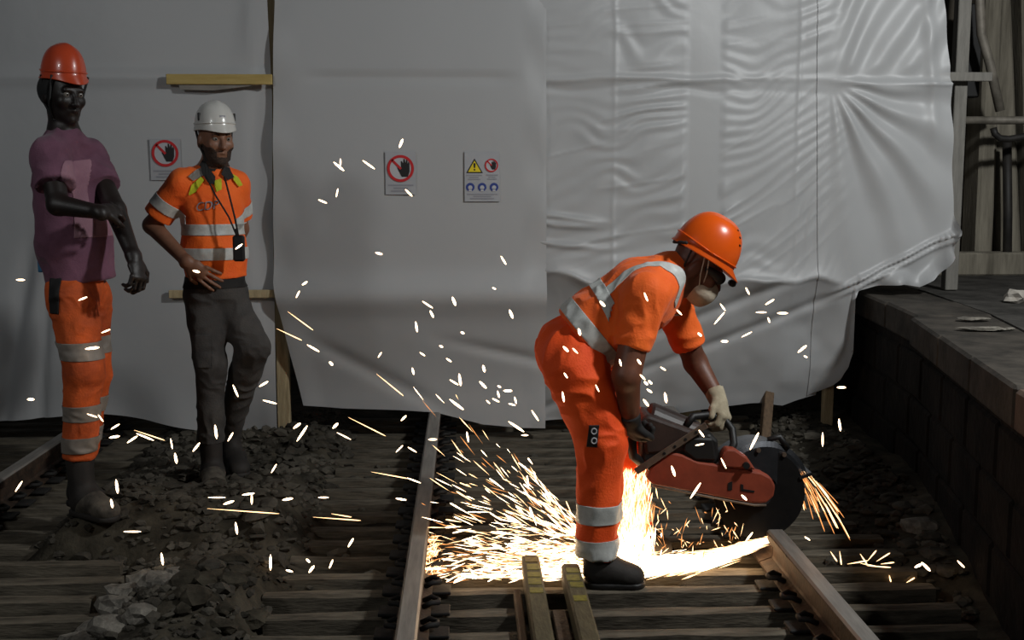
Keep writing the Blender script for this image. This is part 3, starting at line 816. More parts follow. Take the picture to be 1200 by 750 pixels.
# ---------------------------------------------------------------- smooth-blended bodies: signed distance field + surface nets
def nrm(v):
    v = np.array(v, float); return v / np.linalg.norm(v)
class Field:
    def __init__(s, lo, hi, h):
        s.o = np.array(lo, float); s.h = h
        s.n = np.ceil((np.array(hi, float) - s.o) / h).astype(int) + 1
        s.a = np.full(s.n, 0.5, np.float32)
    def _sub(s, lo, hi):
        i0 = np.clip(np.floor((lo - s.o) / s.h).astype(int), 0, s.n - 1)
        i1 = np.clip(np.ceil((hi - s.o) / s.h).astype(int) + 1, 1, s.n)
        if (i1 <= i0).any(): return None
        sl = tuple(slice(a, b) for a, b in zip(i0, i1))
        ax = [(s.o[k] + s.h * np.arange(i0[k], i1[k])).astype(np.float32) for k in range(3)]
        return sl, ax[0][:, None, None], ax[1][None, :, None], ax[2][None, None, :]
    def _mix(s, sl, d, k, sub=False):
        a = s.a[sl]
        if sub:
            d = -d
            hh = np.maximum(k - np.abs(a - d), 0) / k
            s.a[sl] = np.maximum(a, d) + hh * hh * k * 0.25
        else:
            hh = np.maximum(k - np.abs(a - d), 0) / k
            s.a[sl] = np.minimum(a, d) - hh * hh * k * 0.25
    def cone(s, p, r1, q, r2, k=0.03, u=None, su=1.0, flat=False, flat0=False):
        p = np.array(p, float); q = np.array(q, float)
        R = max(r1, r2) * max(su, 1.0) + k + 3 * s.h
        g = s._sub(np.minimum(p, q) - R, np.maximum(p, q) + R)
        if g is None: return s
        sl, X, Y, Z = g
        ab = q - p; L = max(np.linalg.norm(ab), 1e-6); n = ab / L
        x, y, z = X - p[0], Y - p[1], Z - p[2]
        ax = x * n[0] + y * n[1] + z * n[2]
        t = np.clip(ax / L, 0, 1)
        wx_, wy_, wz_ = x - t * ab[0], y - t * ab[1], z - t * ab[2]
        qd = wx_ ** 2 + wy_ ** 2 + wz_ ** 2
        if u is not None:
            u = nrm(np.array(u) - n * (np.array(u) @ n))
            wu = wx_ * u[0] + wy_ * u[1] + wz_ * u[2]
            qd = qd - wu ** 2 + (wu / su) ** 2
        d = np.sqrt(np.maximum(qd, 0)) - (r1 + (r2 - r1) * t)
        if flat: d = np.maximum(d, ax - L)
        if flat0: d = np.maximum(d, -ax)
        s._mix(sl, d, k)
        return s
    def ell(s, c, r, R=None, k=0.02, sub=False):
        c = np.array(c, float); r = np.array(r, float)
        m = r.max() + k + 3 * s.h
        g = s._sub(c - m, c + m)
        if g is None: return s
        sl, X, Y, Z = g
        x, y, z = X - c[0], Y - c[1], Z - c[2]
        if R is None: R = np.eye(3)
        qs = [(R[i][0] * x + R[i][1] * y + R[i][2] * z) for i in range(3)]
        k0 = np.sqrt(sum((qq / rr) ** 2 for qq, rr in zip(qs, r)))
        k1 = np.sqrt(sum((qq / rr ** 2) ** 2 for qq, rr in zip(qs, r))) + 1e-6
        s._mix(sl, k0 * (k0 - 1) / k1, k, sub)
        return s
    def clip(s, co, no):                       # remove the side the normal points to
        no = nrm(no); co = np.array(co, float)
        ax = [s.o[k] + s.h * np.arange(s.n[k]) for k in range(3)]
        d = (ax[0][:, None, None] - co[0]) * no[0] + (ax[1][None, :, None] - co[1]) * no[1] + (ax[2][None, None, :] - co[2]) * no[2]
        s.a = np.maximum(s.a, d.astype(np.float32))
        return s
    def mesh(s, smooth=2):
        A = s.a; S = A < 0
        c = lambda B, i, j, k: B[i:B.shape[0] - 1 + i, j:B.shape[1] - 1 + j, k:B.shape[2] - 1 + k]
        cnt = sum(c(S, i, j, k).astype(np.uint8) for i in (0, 1) for j in (0, 1) for k in (0, 1))
        mixed = (cnt > 0) & (cnt < 8)
        I = np.argwhere(mixed)
        idx = np.full(mixed.shape, -1, np.int32); idx[mixed] = np.arange(len(I))
        cor = [(i, j, k) for i in (0, 1) for j in (0, 1) for k in (0, 1)]
        val = np.stack([A[I[:, 0] + i, I[:, 1] + j, I[:, 2] + k] for i, j, k in cor], 1)
        pos = np.zeros((len(I), 3)); w = np.zeros(len(I))
        for a in range(8):
            for b in range(a + 1, 8):
                if sum(abs(cor[a][t] - cor[b][t]) for t in range(3)) != 1: continue
                va, vb = val[:, a], val[:, b]
                m = (va < 0) != (vb < 0)
                t = np.where(m, va / np.where(m, va - vb, 1), 0)
                pos += m[:, None] * (np.array(cor[a]) + t[:, None] * (np.array(cor[b]) - np.array(cor[a])))
                w += m
        V = s.o + s.h * (I + pos / w[:, None])
        F = []
        for axis in range(3):
            S0_ = np.take(S, range(S.shape[axis] - 1), axis); S1_ = np.take(S, range(1, S.shape[axis]), axis)
            E = np.argwhere(S0_ != S1_)
            b, cc = (axis + 1) % 3, (axis + 2) % 3
            E = E[(E[:, b] > 0) & (E[:, cc] > 0) & (E[:, b] < S.shape[b] - 1) & (E[:, cc] < S.shape[cc] - 1)]
            q = []
            for db, dc in ((-1, -1), (0, -1), (0, 0), (-1, 0)):
                e = E.copy(); e[:, b] += db; e[:, cc] += dc
                q.append(idx[e[:, 0], e[:, 1], e[:, 2]])
            q = np.stack(q, 1)
            ins = S[E[:, 0], E[:, 1], E[:, 2]]
            q[~ins] = q[~ins][:, ::-1]
            F.append(q)
        F = np.concatenate(F)
        e = np.concatenate([F[:, [0, 1]], F[:, [1, 2]], F[:, [2, 3]], F[:, [3, 0]]])
        for _ in range(smooth):
            acc = np.zeros_like(V); n = np.zeros(len(V))
            for d in range(3):
                acc[:, d] = np.bincount(e[:, 0], V[e[:, 1], d], len(V)) + np.bincount(e[:, 1], V[e[:, 0], d], len(V))
            n = np.bincount(e[:, 0], minlength=len(V)) + np.bincount(e[:, 1], minlength=len(V))
            V = 0.5 * V + 0.5 * acc / n[:, None]
        return V, F
def vnormals(V, F):
    n = np.cross(V[F[:, 2]] - V[F[:, 0]], V[F[:, 3]] - V[F[:, 1]])
    N = np.zeros_like(V)
    for k in range(4):
        for d in range(3):
            N[:, d] += np.bincount(F[:, k], n[:, d], len(V))
    return N / (np.linalg.norm(N, axis=1, keepdims=True) + 1e-12)
def wrinkle(V, F, amp, freq, stretch=(1, 1, 1), seed=0):
    N = vnormals(V, F)
    q = V * np.array(stretch) * freq + seed * 3.7
    w = vnoise(q[:, 0], q[:, 1], q[:, 2])
    q2 = V * freq * 2.3 + seed + 0.8 * w[:, None]
    r = 1 - 2 * np.abs(vnoise(q2[:, 0], q2[:, 1], q2[:, 2]))
    return V + N * (amp * (0.7 * w + 0.5 * r))[:, None]
def vf_obj(name, V, F, m, parent):
    me = bpy.data.meshes.new(name)
    me.from_pydata(V.tolist(), [], F.tolist())
    for p in me.polygons: p.use_smooth = True
    return link(name, me, m, parent)
def patch(name, VF, planes, m, parent, off=0.004, pred=None, thick=0.003):
    """a strip of tape or cloth lying on a garment: its surface cut by planes (keep the side each normal points to), lifted and given thickness"""
    V, F = VF
    N = vnormals(V, F)
    keep = np.ones(len(V), bool)
    for co, no in planes:
        keep &= ((V - np.array(co)) @ nrm(no)) > -0.03
    if pred is not None: keep &= pred(V)
    fk = keep[F].all(1)
    F2 = F[fk]
    if not len(F2): return None
    used = np.unique(F2); mp = -np.ones(len(V), int); mp[used] = np.arange(len(used))
    me = bpy.data.meshes.new(name)
    me.from_pydata((V[used] + N[used] * off).tolist(), [], mp[F2].tolist())
    bm = bmesh.new(); bm.from_mesh(me)
    for co, no in planes:
        bmesh.ops.bisect_plane(bm, geom=bm.verts[:] + bm.edges[:] + bm.faces[:], plane_co=Vector(co), plane_no=Vector(nrm(no)), clear_inner=True)
    if not bm.faces:
        bm.free(); return None
    bmesh.ops.solidify(bm, geom=bm.faces[:], thickness=thick)
    bm.to_mesh(me); bm.free()
    for p in me.polygons: p.use_smooth = True
    return link(name, me, m, parent)
def slab(p, q, half, depth=(0, 1, 0)):
    """planes of a band centred on the world line p-q (band runs p->q, wraps along depth), half-width half"""
    p = np.array(p, float); q = np.array(q, float)
    n = nrm(np.cross(q - p, np.array(depth, float)))
    return [(p - n * half, n), (p + n * half, -n)]

def drape(name, pts, VF, m, parent, off):
    """a small piece of cloth of the given outline, dropped onto the front of a garment"""
    V, F = VF
    Y = float(np.median(V[:, 1])) - .08
    P3 = [at(a, b, Y) for a, b in pts]
    me = bpy.data.meshes.new(name)
    bm = bmesh.new()
    bm.faces.new([bm.verts.new(tuple(p)) for p in P3])
    for _ in range(2):
        bmesh.ops.triangulate(bm, faces=bm.faces[:])
        bmesh.ops.subdivide_edges(bm, edges=bm.edges[:], cuts=1, use_grid_fill=True)
    for v in bm.verts:
        near = (np.abs(V[:, 0] - v.co.x) < .012) & (np.abs(V[:, 2] - v.co.z) < .012)
        if near.any(): v.co.y = V[near, 1].min() - off
    bmesh.ops.recalc_face_normals(bm, faces=bm.faces)
    bmesh.ops.solidify(bm, geom=bm.faces[:], thickness=.002)
    bm.to_mesh(me); bm.free()
    return link(name, me, m, parent)

def head_frame(fwd, up=(0, 0, 1)):
    f = nrm(fwd); u = np.array(up, float); u = nrm(u - f * (u @ f)); r = np.cross(f, u)
    return np.stack([r, f, u], 0)
def add_head(Fd, c, R, sx=1.0, neck=None):
    T = lambda x, y, z: np.array(c) + x * sx * R[0] + y * R[1] + z * R[2]
    Fd.ell(T(0, -.012, .035), (.074 * sx, .094, .086), R, 0.02)
    Fd.ell(T(0, .026, -.03), (.062 * sx, .068, .084), R, 0.03)
    Fd.ell(T(0, .034, -.078), (.046 * sx, .050, .034), R, 0.025)
    Fd.ell(T(0, .074, -.098), (.020 * sx, .018, .016), R, 0.02)
    for s_ in (-1, 1):
        Fd.ell(T(s_ * .040, .068, -.022), (.022, .022, .022), R, 0.02)
        Fd.ell(T(s_ * .076, -.008, -.012), (.010, .020, .032), R, 0.008)
    Fd.cone(T(-.036, .082, .024), .011, T(.036, .082, .024), .011, 0.012)
    for s_ in (-1, 1):
        Fd.ell(T(s_ * .031, .098, .006), (.016, .013, .010), R, 0.010, sub=True)
    Fd.cone(T(0, .092, .012), .008, T(0, .113, -.030), .013, 0.010)
    for s_ in (-1, 1): Fd.ell(T(s_ * .012, .102, -.032), (.009, .010, .008), R, 0.006)
    Fd.cone(T(-.020, .086, -.057), .0065, T(0, .095, -.055), .0075, 0.006).cone(T(0, .095, -.055), .0075, T(.020, .086, -.057), .0065, 0.006)
    Fd.cone(T(-.017, .085, -.068), .0065, T(.017, .085, -.068), .0065, 0.006)
    if neck is not None:
        Fd.cone(T(0, -.025, -.05), .052 * sx, neck, .058 * sx, 0.03)
    return T
def add_eyes(T, R, root):
    for s_ in (-1, 1):
        me = bpy.data.meshes.new('eye')
        bm = bmesh.new(); bmesh.ops.create_uvsphere(bm, u_segments=12, v_segments=8, radius=.0125)
        for v in bm.verts: v.co += Vector(T(s_ * .031, .078, .006))
        bm.to_mesh(me); bm.free()
        e = link('eye', me, M['eye'], root)
        me = bpy.data.meshes.new('iris')
        bm = bmesh.new(); bmesh.ops.create_uvsphere(bm, u_segments=10, v_segments=6, radius=.0062)
        for v in bm.verts: v.co += Vector(T(s_ * .031, .0852, .006))
        bm.to_mesh(me); bm.free()
        link('iris', me, M['iris'], e)
def add_hand(Fd, wr, d, n, thumb_side, curl=(25, 35, 25), grow=0.0, size=1.0, spread=0.0, thumb_in=0.3):
    """wr wrist, d direction to the knuckles, n the way the palm faces, thumb_side +1/-1 along d x n"""
    d = nrm(d); n = np.array(n, float); n = nrm(n - d * (n @ d)); s = np.cross(d, n) * thumb_side
    k = size
    wr = np.array(wr, float)
    Fd.cone(wr - d * .01, .026 * k + grow, wr + d * .045 * k, .019 * k + grow, 0.012, u=s, su=1.35)
    Fd.cone(wr + d * .035 * k, .017 * k + grow, wr + d * .085 * k, .014 * k + grow, 0.012, u=s, su=2.3)
    lens = ((.040, .026, .020), (.045, .030, .022), (.041, .028, .021), (.032, .021, .018))
    offs = (.034, .0115, -.0115, -.033)
    for L, o_ in zip(lens, offs):
        p = wr + (d * (.088 - abs(o_) * .25) + s * o_) * k
        ang = 0.0
        for seg, (l, c_) in enumerate(zip(L, curl)):
            ang += math.radians(c_)
            dd = nrm(d * math.cos(ang) + n * math.sin(ang) + s * o_ * spread * 8)
            q = p + dd * l * k
            Fd.cone(p, (.0092 - seg * .0006) * k + grow, q, (.0088 - seg * .0008) * k + grow, 0.004)
            p = q
    p = wr + (d * .025 + s * .028) * k
    q = p + nrm(d * .7 + s * .75 + n * thumb_in) * .042 * k
    Fd.cone(p, .0125 * k + grow, q, .0105 * k + grow, 0.012)
    q2 = q + nrm(d * .95 + s * .25 + n * (thumb_in + .25)) * .032 * k
    Fd.cone(q, .0105 * k + grow, q2, .0085 * k + grow, 0.005)
def boot(root, ankle, heel, toe, m, sole_m, shaft=0.13, h=0.006, w=0.043, dusty=False):
    """ankle point, heel and toe points on the ground"""
    ankle, heel, toe = (np.array(v, float) for v in (ankle, heel, toe))
    d = nrm(toe - heel); up = nrm(ankle - heel); side = np.cross(d, np.array([0, 0, 1.0]))
    lo = np.minimum(np.minimum(ankle, heel), toe) - 0.12; hi = np.maximum(np.maximum(ankle, heel), toe) + 0.14
    Fd = Field(lo, hi, h)
    L = np.linalg.norm(toe - heel)
    z = np.array([0, 0, 1.0])
    Fd.cone(ankle + (ankle - heel) * 0.0 + z * 0.02, .054, heel + z * .06 + d * .055, .048, 0.03, u=d, su=1.1)
    Fd.cone(heel + z * .045 + d * .05, .046, heel + z * .045 + d * .10, .046, 0.03)
    Fd.cone(heel + z * .070 + d * .09, .048, toe + z * .042 - d * .055, .040, 0.03, u=side, su=1.12)
    Fd.cone(toe + z * .040 - d * .075, .041, toe + z * .036 - d * .045, .036, 0.02, u=side, su=1.2)
    Fd.clip(heel + z * .016, -z)
    V, F = Fd.mesh(2); VFb = (V, F)
    b = vf_obj('boot', V, F, m, root)
    Fs = Field(lo, hi, h)
    Fs.cone(heel + d * .045 + z * .012, .050, toe - d * .05 + z * .012, .046, 0.01, u=side, su=1.08)
    Fs.clip(heel + z * .024, z); Fs.clip(heel - z * 0.001, -z)
    V, F = Fs.mesh(1)
    vf_obj('sole', V, F, sole_m, b)
    if dusty: patch('toe_dust', VFb, [(toe - d * .17 + z * .06, nrm(d - z * .8))], M['boot_dust'], b, off=.0015, thick=.001)
    return b
def helmet(root, c, R, m, rx, ry, hgt, peak=0.05, flare=0.012, ridges=1, vents=0):
    """c centre of the rim plane"""
    c = np.array(c, float)
    T = lambda x, y, z: c + x * R[0] + y * R[1] + z * R[2]
    nu, nv = 48, 16
    V = []; F = []
    for j in range(nv + 1):
        ph = math.pi / 2 * j / nv
        for i in range(nu):
            t = 2 * math.pi * i / nu
            cx, sy = math.cos(t), math.sin(t)
            rr = math.cos(ph) ** 0.74
            x, y, z = rx * rr * cx, ry * rr * sy, hgt * math.sin(ph) ** 1.0
            if ridges:
                z += 0.006 * math.exp(-(x / 0.018) ** 2) * math.sin(ph)
            V.append(T(x, y, z))
        
    for j in range(nv):
        for i in range(nu):
            a = j * nu + i; b = j * nu + (i + 1) % nu
            F.append((a, b, b + nu, a + nu))
    # rim: flare outwards and down, with the peak in front, then a lip turned in
    n0 = len(V)
    for lvl, (e, dz) in enumerate(((flare, -.010), (flare, -.014), (-.008, -.012), (-.012, .02))):
        for i in range(nu):
            t = 2 * math.pi * i / nu
            fr = max(0, math.sin(t)) ** 3
            ex = e + (peak * fr if lvl < 2 else 0)
            V.append(T((rx + e) * math.cos(t), (ry + ex) * math.sin(t), dz - (0.020 * fr if lvl < 2 else 0)))
    prev = 0
    for lvl in range(4):
        cur = n0 + lvl * nu
        for i in range(nu):
            j2 = (i + 1) % nu
            F.append((prev + j2, prev + i, cur + i, cur + j2))
        prev = cur
    o = MB().add(V, F).build('helmet', m, root, smooth=True)
    if vents:
        for k in range(vents):
            ph = math.radians(38 + 13 * k)
            for sx in (-1, 1):
                t = math.radians(90 - sx * 32)
                rr = math.cos(ph) ** .74
                p = T(rx * rr * math.cos(t), ry * rr * math.sin(t), hgt * math.sin(ph) ** 1.05)
                nn = nrm(p - T(0, 0, 0))
                a = nrm(np.cross(nn, R[2])); b = np.cross(nn, a)
                MB().prism([p + nn * .001 + a * .009 * math.cos(w_) + b * .004 * math.sin(w_) for w_ in np.linspace(0, 6.28, 11)[:-1]], nn * .0015).build('vent', M['s_blk'], o)
    # raised band above the rim
    band = []
    for i in range(nu + 1):
        t = 2 * math.pi * i / nu
        band.append(T((rx * 1.005) * math.cos(t), (ry * 1.005) * math.sin(t), .014 + .012 * max(0, -math.sin(t))))
    MB().tube(band, .0035, 6).build('rim_bead', m, o, smooth=True)
    return o, T

def person(label, base):
    r = empty('person', base)
    return tag(r, label, 'person')
GROUPV = {}

# ================================================================ man in the purple shirt (far left)
def man_purple():
    Yc = 4.8
    fw = nrm((.72, -.69, 0)); rt = np.array([fw[1], -fw[0], 0])
    J = dict(pel=at(90, 335, 4.82), wai=at(87, 285, 4.82), che=at(80, 212, 4.81), nek=at(75, 158, 4.81),
             rs=at(58, 182, 4.69), re=at(68, 240, 4.58), rw=at(119, 249, 4.53),
             ls=at(104, 184, 4.92), le=at(135, 246, 4.76), lw=at(157, 302, 4.64),
             rh=at(84, 350, 4.74), rk=at(99, 432, 4.70), ra=at(93, 542, 4.72),
             lh=at(104, 350, 4.90), lk=at(106, 436, 4.88), la=at(96, 536, 4.92))
    hc = at(73.5, 110, 4.80)
    base = np.array([J['ra'][0], 4.78, float(gh(J['ra'][0], 4.75))])
    root = person('tall man in purple t-shirt, orange trousers and red helmet, gripping his own arm', base)
    R = head_frame((.72, -.66, -.16))
    lo = np.array([hc[0] - .42, 4.32, .05]); hi = np.array([hc[0] + .62, 5.2, 2.06])
    Fd = Field(lo, hi, 0.0045)
    T = add_head(Fd, hc, R, .93, J['nek'])
    Fd.cone(J['pel'], .095, J['wai'], .088, .04, u=rt, su=1.25).cone(J['wai'], .088, J['che'], .10, .05, u=rt, su=1.25)
    Fd.cone(J['rs'], .048, J['nek'], .05, .04).cone(J['ls'], .048, J['nek'], .05, .04)
    Fd.cone(J['rs'], .050, J['re'], .041, .02).cone(J['re'], .042, J['rw'], .027, .015)
    Fd.cone(J['ls'], .050, J['le'], .042, .02).cone(J['le'], .042, J['lw'], .028, .015)
    for a, b, c in (('rh', 'rk', 'ra'), ('lh', 'lk', 'la')):
        Fd.cone(J[a], .075, J[b], .05, .03).cone(J[b], .05, J[c], .035, .02)
        Fd.cone(J[c], .03, J[c] + fw * .03 - np.array([0, 0, .06]), .026, .02)
    add_hand(Fd, J['rw'], at(135, 246, 4.60) - J['rw'], (0.1, .9, -.2), -1, (40, 50, 30), size=1.0)
    add_hand(Fd, J['lw'], at(164, 330, 4.60) - J['lw'], (-.75, .5, .15), 1, (38, 55, 40), size=1.05)
    V, F = Fd.mesh(1)
    vf_obj('body', V, F, M['skin_dark'], root)
    add_eyes(T, R, root)
    # t-shirt
    Fs = Field(lo, hi, 0.006)
    Fs.cone(J['che'], .116, J['wai'], .122, .05, u=rt, su=1.18).cone(J['wai'], .120, at(95, 330, 4.82), .124, .05, u=rt, su=1.12, flat=True)
    Fs.cone(J['rs'], .068, J['nek'] - np.array([0, 0, .02]), .062, .05).cone(J['ls'], .066, J['nek'] - np.array([0, 0, .02]), .062, .05)
    Fs.cone(J['rs'], .070, J['rs'] + (J['re'] - J['rs']) * .62, .077, .03, flat=True)
    Fs.cone(J['ls'], .068, J['ls'] + (J['le'] - J['ls']) * .58, .070, .03, flat=True)
    V, F = Fs.mesh(2)
    V = wrinkle(V, F, .010, 7, (1, 1, .5), 1); VF = (V, F)
    sh = vf_obj('t_shirt', V, F, M['purple'], root)
    pc = at(108, 240, 4.6)
    patch('faded_print', VF, [(at(90, 240, 4.74), (1, 0.0, 0)), (at(122, 240, 4.74), (-1, 0, 0)), (at(100, 186, 4.74), (0.2, 0, -1)), (at(100, 278, 4.74), (0, 0, 1)), ((0, 4.86, 0), (0, -1, 0))], M['purple_l'], sh, off=.002, thick=.002, pred=lambda W: np.linalg.norm(np.cross(W - J['ls'], nrm(J['le'] - J['ls'])), axis=1) > .082)
    # blue undershirt showing at the back
    Fb = Field(lo, hi, 0.006)
    Fb.cone(at(80, 290, 4.84), .105, at(84, 314, 4.84), .112, .03, u=rt, su=1.2, flat=True, flat0=True)
    V, F = Fb.mesh(1); vf_obj('undershirt', V, F, M['blue'], root)
    # trousers
    Ft = Field(lo, hi, 0.006)
    Ft.cone(at(88, 308, 4.82), .100, J['pel'], .106, .04, u=rt, su=1.12, flat0=True)
    for a, b, c in (('rh', 'rk', 'ra'), ('lh', 'lk', 'la')):
        Ft.cone(J[a], .096, J[b], .079, .04).cone(J[b], .077, J[c] + np.array([0, 0, .02]), .066, .03, flat=True)
    V, F = Ft.mesh(2)
    V = wrinkle(V, F, .008, 9, (1, 1, 1.4), 2); VF = (V, F)
    tr = vf_obj('trousers', V, F, M['orange_d'], root)
    for y0, y1 in ((398, 418), (471, 489), (508, 526)):
        za, zb_ = at(95, y0, 4.75)[2], at(95, y1, 4.75)[2]
        patch('reflective_band', VF, [((0, 0, zb_), (0, 0, 1)), ((0, 0, za), (0, 0, -1))], M['tape_d'], tr)
    patch('pocket', VF, [(at(58, 330, 4.7), (1, .2, 0)), (at(72, 330, 4.7), (-1, -.2, .1)), (at(65, 322, 4.7), (0, 0, -1)), (at(65, 366, 4.7), (0, 0, 1))], M['black'], tr, off=.006, pred=lambda W: W[:, 1] < 4.80)
    zf = float(gh(J['ra'][0], 4.7))
    a, b = at(82, 580, 4.68), at(130, 583, 4.56)
    boot(root, J['ra'], (a[0], 4.74, zf), (b[0] + .01, 4.58, zf), M['boot_dk'], M['boot_dk'], dusty=True)
    zf2 = float(gh(J['la'][0], 4.92))
    boot(root, J['la'], (J['la'][0] - .06, 4.96, zf2), (J['la'][0] + .13, 4.80, zf2), M['boot_dk'], M['boot_dk'])
    # helmet
    Rh = head_frame((.72, -.66, -.06))
    hh, TH = helmet(root, at(74.5, 89, 4.80), Rh, M['hel_red'], .084, .099, .125, .018, .006, 1, 0)
    for s_ in (-1, 1):
        MB().tube([TH(s_ * .084, -.02, .0), T(s_ * .078, -.02, -.03), T(s_ * .055, .03, -.10), T(0, .055, -.122)], .006, 6).build('chin_strap', M['strap'], hh, smooth=True)
        MB().tube([TH(s_ * .078, .05, .0), T(s_ * .072, .02, -.045), T(s_ * .055, .03, -.10)], .005, 6).build('chin_strap', M['strap'], hh, smooth=True)
    # ear flaps / cloth under the helmet
    Fe = Field(hc - .16, hc + .16, .005)
    Fe.ell(T(0, -.022, .012), (.084, .098, .085), R, .02); Fe.clip(T(0, .015, 0), R[1]); Fe.clip(T(0, 0, .075), R[2])
    V, F = Fe.mesh(1); vf_obj('head_liner', V, F, M['black'], root)
man_purple()

# ================================================================ man in the white helmet
def man_white_helmet():
    fw = nrm((.30, -.95, 0)); rt = np.array([fw[1], -fw[0], 0])
    J = dict(pel=at(253, 338, 5.42), wai=at(251, 295, 5.42), che=at(248, 238, 5.42), nek=at(250, 200, 5.42),
             rs=at(214, 214, 5.38), re=at(178, 264, 5.40), rw=at(220, 308, 5.27),
             ls=at(276, 216, 5.48), le=at(282, 268, 5.58), lw=at(268, 312, 5.60),
             rh=at(240, 350, 5.40), rk=at(246, 425, 5.36), ra=at(247, 522, 5.40),
             lh=at(268, 350, 5.46), lk=at(296, 408, 5.38), la=at(268, 512, 5.62))
    hc = at(252.5, 163, 5.40)
    base = np.array([J['ra'][0], 5.42, float(gh(J['ra'][0], 5.4))])
    root = person('man in white helmet, orange polo and dark trousers, hand on hip', base)
    R = head_frame((.52, -.85, -.10))
    lo = np.array([base[0] - .52, 4.98, -.05]); hi = np.array([base[0] + .45, 5.9, 1.9])
    Fd = Field(lo, hi, 0.0045)
    T = add_head(Fd, hc, R, .95, J['nek'])
    Fd.cone(J['pel'], .085, J['wai'], .080, .04, u=rt, su=1.3).cone(J['wai'], .080, J['che'], .088, .05, u=rt, su=1.35)
    Fd.cone(J['rs'], .045, J['nek'], .05, .04).cone(J['ls'], .045, J['nek'], .05, .04)
    Fd.cone(J['rs'], .046, J['re'], .040, .02).cone(J['re'], .041, J['rw'], .027, .015)
    Fd.cone(J['ls'], .046, J['le'], .038, .02).cone(J['le'], .038, J['lw'], .027, .015)
    for a, b, c in (('rh', 'rk', 'ra'), ('lh', 'lk', 'la')):
        Fd.cone(J[a], .068, J[b], .046, .03).cone(J[b], .046, J[c], .033, .02)
        Fd.cone(J[c], .03, J[c] + fw * .03 - np.array([0, 0, .05]), .025, .02)
    add_hand(Fd, J['rw'], at(240, 322, 5.27) - J['rw'], (.15, .95, 0), -1, (8, 12, 10), spread=.5)
    add_hand(Fd, J['lw'], at(250, 322, 5.58) - J['lw'], (0, 1, .1), 1, (20, 25, 20))
    V, F = Fd.mesh(1)
    body = vf_obj('body', V, F, M['skin_tan'], root)
    loc = lambda W: (W - hc) @ R.T
    def bearded(W):
        q = loc(W)
        return (q[:, 2] < -.030 + .25 * np.maximum(0, .05 - q[:, 1])) & (q[:, 2] > -.125) & (q[:, 1] > .0) & (np.abs(q[:, 0]) < .08) & ~((q[:, 1] > .075) & (np.abs(q[:, 2] + .062) < .011) & (np.abs(q[:, 0]) < .022)) & ~((q[:, 1] > .088) & (q[:, 2] > -.047))
    patch('beard', (V, F), [], M['beard'], body, off=.0022, pred=bearded, thick=.002)
    for s_ in (-1, 1):
        MB().tube([T(s_ * .016, .093, .024), T(s_ * .032, .092, .030), T(s_ * .046, .082, .024)], .004, 6).build('eyebrow', M['beard'], body, smooth=True)
    add_eyes(T, R, root)
    # polo shirt
    Fs = Field(lo, hi, 0.0055)
    Fs.cone(J['che'], .108, J['wai'], .104, .05, u=rt, su=1.32).cone(J['wai'], .104, at(254, 326, 5.42), .108, .05, u=rt, su=1.28, flat=True)
    Fs.cone(J['rs'], .062, J['nek'] - np.array([0, 0, .02]), .06, .05).cone(J['ls'], .062, J['nek'] - np.array([0, 0, .02]), .06, .05)
    Fs.cone(J['rs'], .062, J['rs'] + (J['re'] - J['rs']) * .80, .068, .03, flat=True)
    Fs.cone(J['ls'], .060, J['ls'] + (J['le'] - J['ls']) * .74, .062, .03, flat=True)
    V, F = Fs.mesh(2)
    V = wrinkle(V, F, .005, 9, (1, 1, .7), 4); VF = (V, F)
    sh = vf_obj('polo_shirt', V, F, M['orange'], root)
    xs = at(214, 270, 5.4)[0]
    for y0, y1 in ((263, 276), (291, 305)):
        z0, z1 = at(250, y1, 5.32)[2], at(250, y0, 5.32)[2]
        patch('reflective_band', VF, [((0, 0, z0), (0, 0, 1)), ((0, 0, z1), (0, 0, -1))], M['reflect'], sh, pred=lambda W: W[:, 0] > xs)
    for a, b in (('rs', 're'), ('ls', 'le')):
        d = nrm(J[b] - J[a]); m_ = J[a] + (J[b] - J[a]) * .52
        patch('sleeve_band', VF, [(m_ - d * .026, d), (m_ + d * .026, -d)], M['reflect'], sh, pred=(lambda W: W[:, 0] < at(222, 250, 5.4)[0]) if a == 'rs' else (lambda W: W[:, 0] > at(277, 250, 5.4)[0]))
    # yellow shoulder patches, yoke, collar, undershirt: cloth lying on the shirt front
    drape('shoulder_patch', [(223, 227), (226, 217), (236, 207), (240, 211), (231, 225), (224, 229)], VF, M['lime'], sh, .003)
    drape('shoulder_patch', [(270, 204), (276, 208), (281, 217), (277, 219), (271, 211)], VF, M['lime'], sh, .003)
    drape('shoulder_yoke', [(222, 207), (230, 199), (236, 196), (239, 205), (228, 212)], VF, M['tape'], sh, .0025)
    drape('undershirt_collar', [(250, 212), (259, 209), (260, 222), (255, 225)], VF, M['lime'], sh, .003)
    # chest lettering
    cu = bpy.data.curves.new('chest_lettering', 'FONT'); cu.body = 'CDP'; cu.size = .055; cu.extrude = .001; cu.align_x = 'CENTER'; cu.shear = .2
    tmp = bpy.data.objects.new('tmp_text', cu); COL.objects.link(tmp)
    dg = bpy.context.evaluated_depsgraph_get(); dg.update()
    me = bpy.data.meshes.new_from_object(tmp.evaluated_get(dg)); bpy.data.objects.remove(tmp)
    me.materials.clear()
    mi = V[:, 1].copy()
    lc = at(242, 246, 5.30)
    Vx = V
    for v in me.vertices:
        X = lc[0] + v.co.x * .95; Z = lc[2] + v.co.y + v.co.x * .12
        near = (np.abs(Vx[:, 0] - X) < .012) & (np.abs(Vx[:, 2] - Z) < .012)
        yv = Vx[near, 1].min() if near.any() else 5.3
        v.co = Vector((X, yv - .004 - v.co.z, Z))
    link('chest_lettering', me, M['s_gry'], sh)
    drape('collar', [(234, 192), (237, 185), (243, 194), (253, 207), (252, 216), (245, 214), (238, 204)], VF, M['black'], sh, .010)
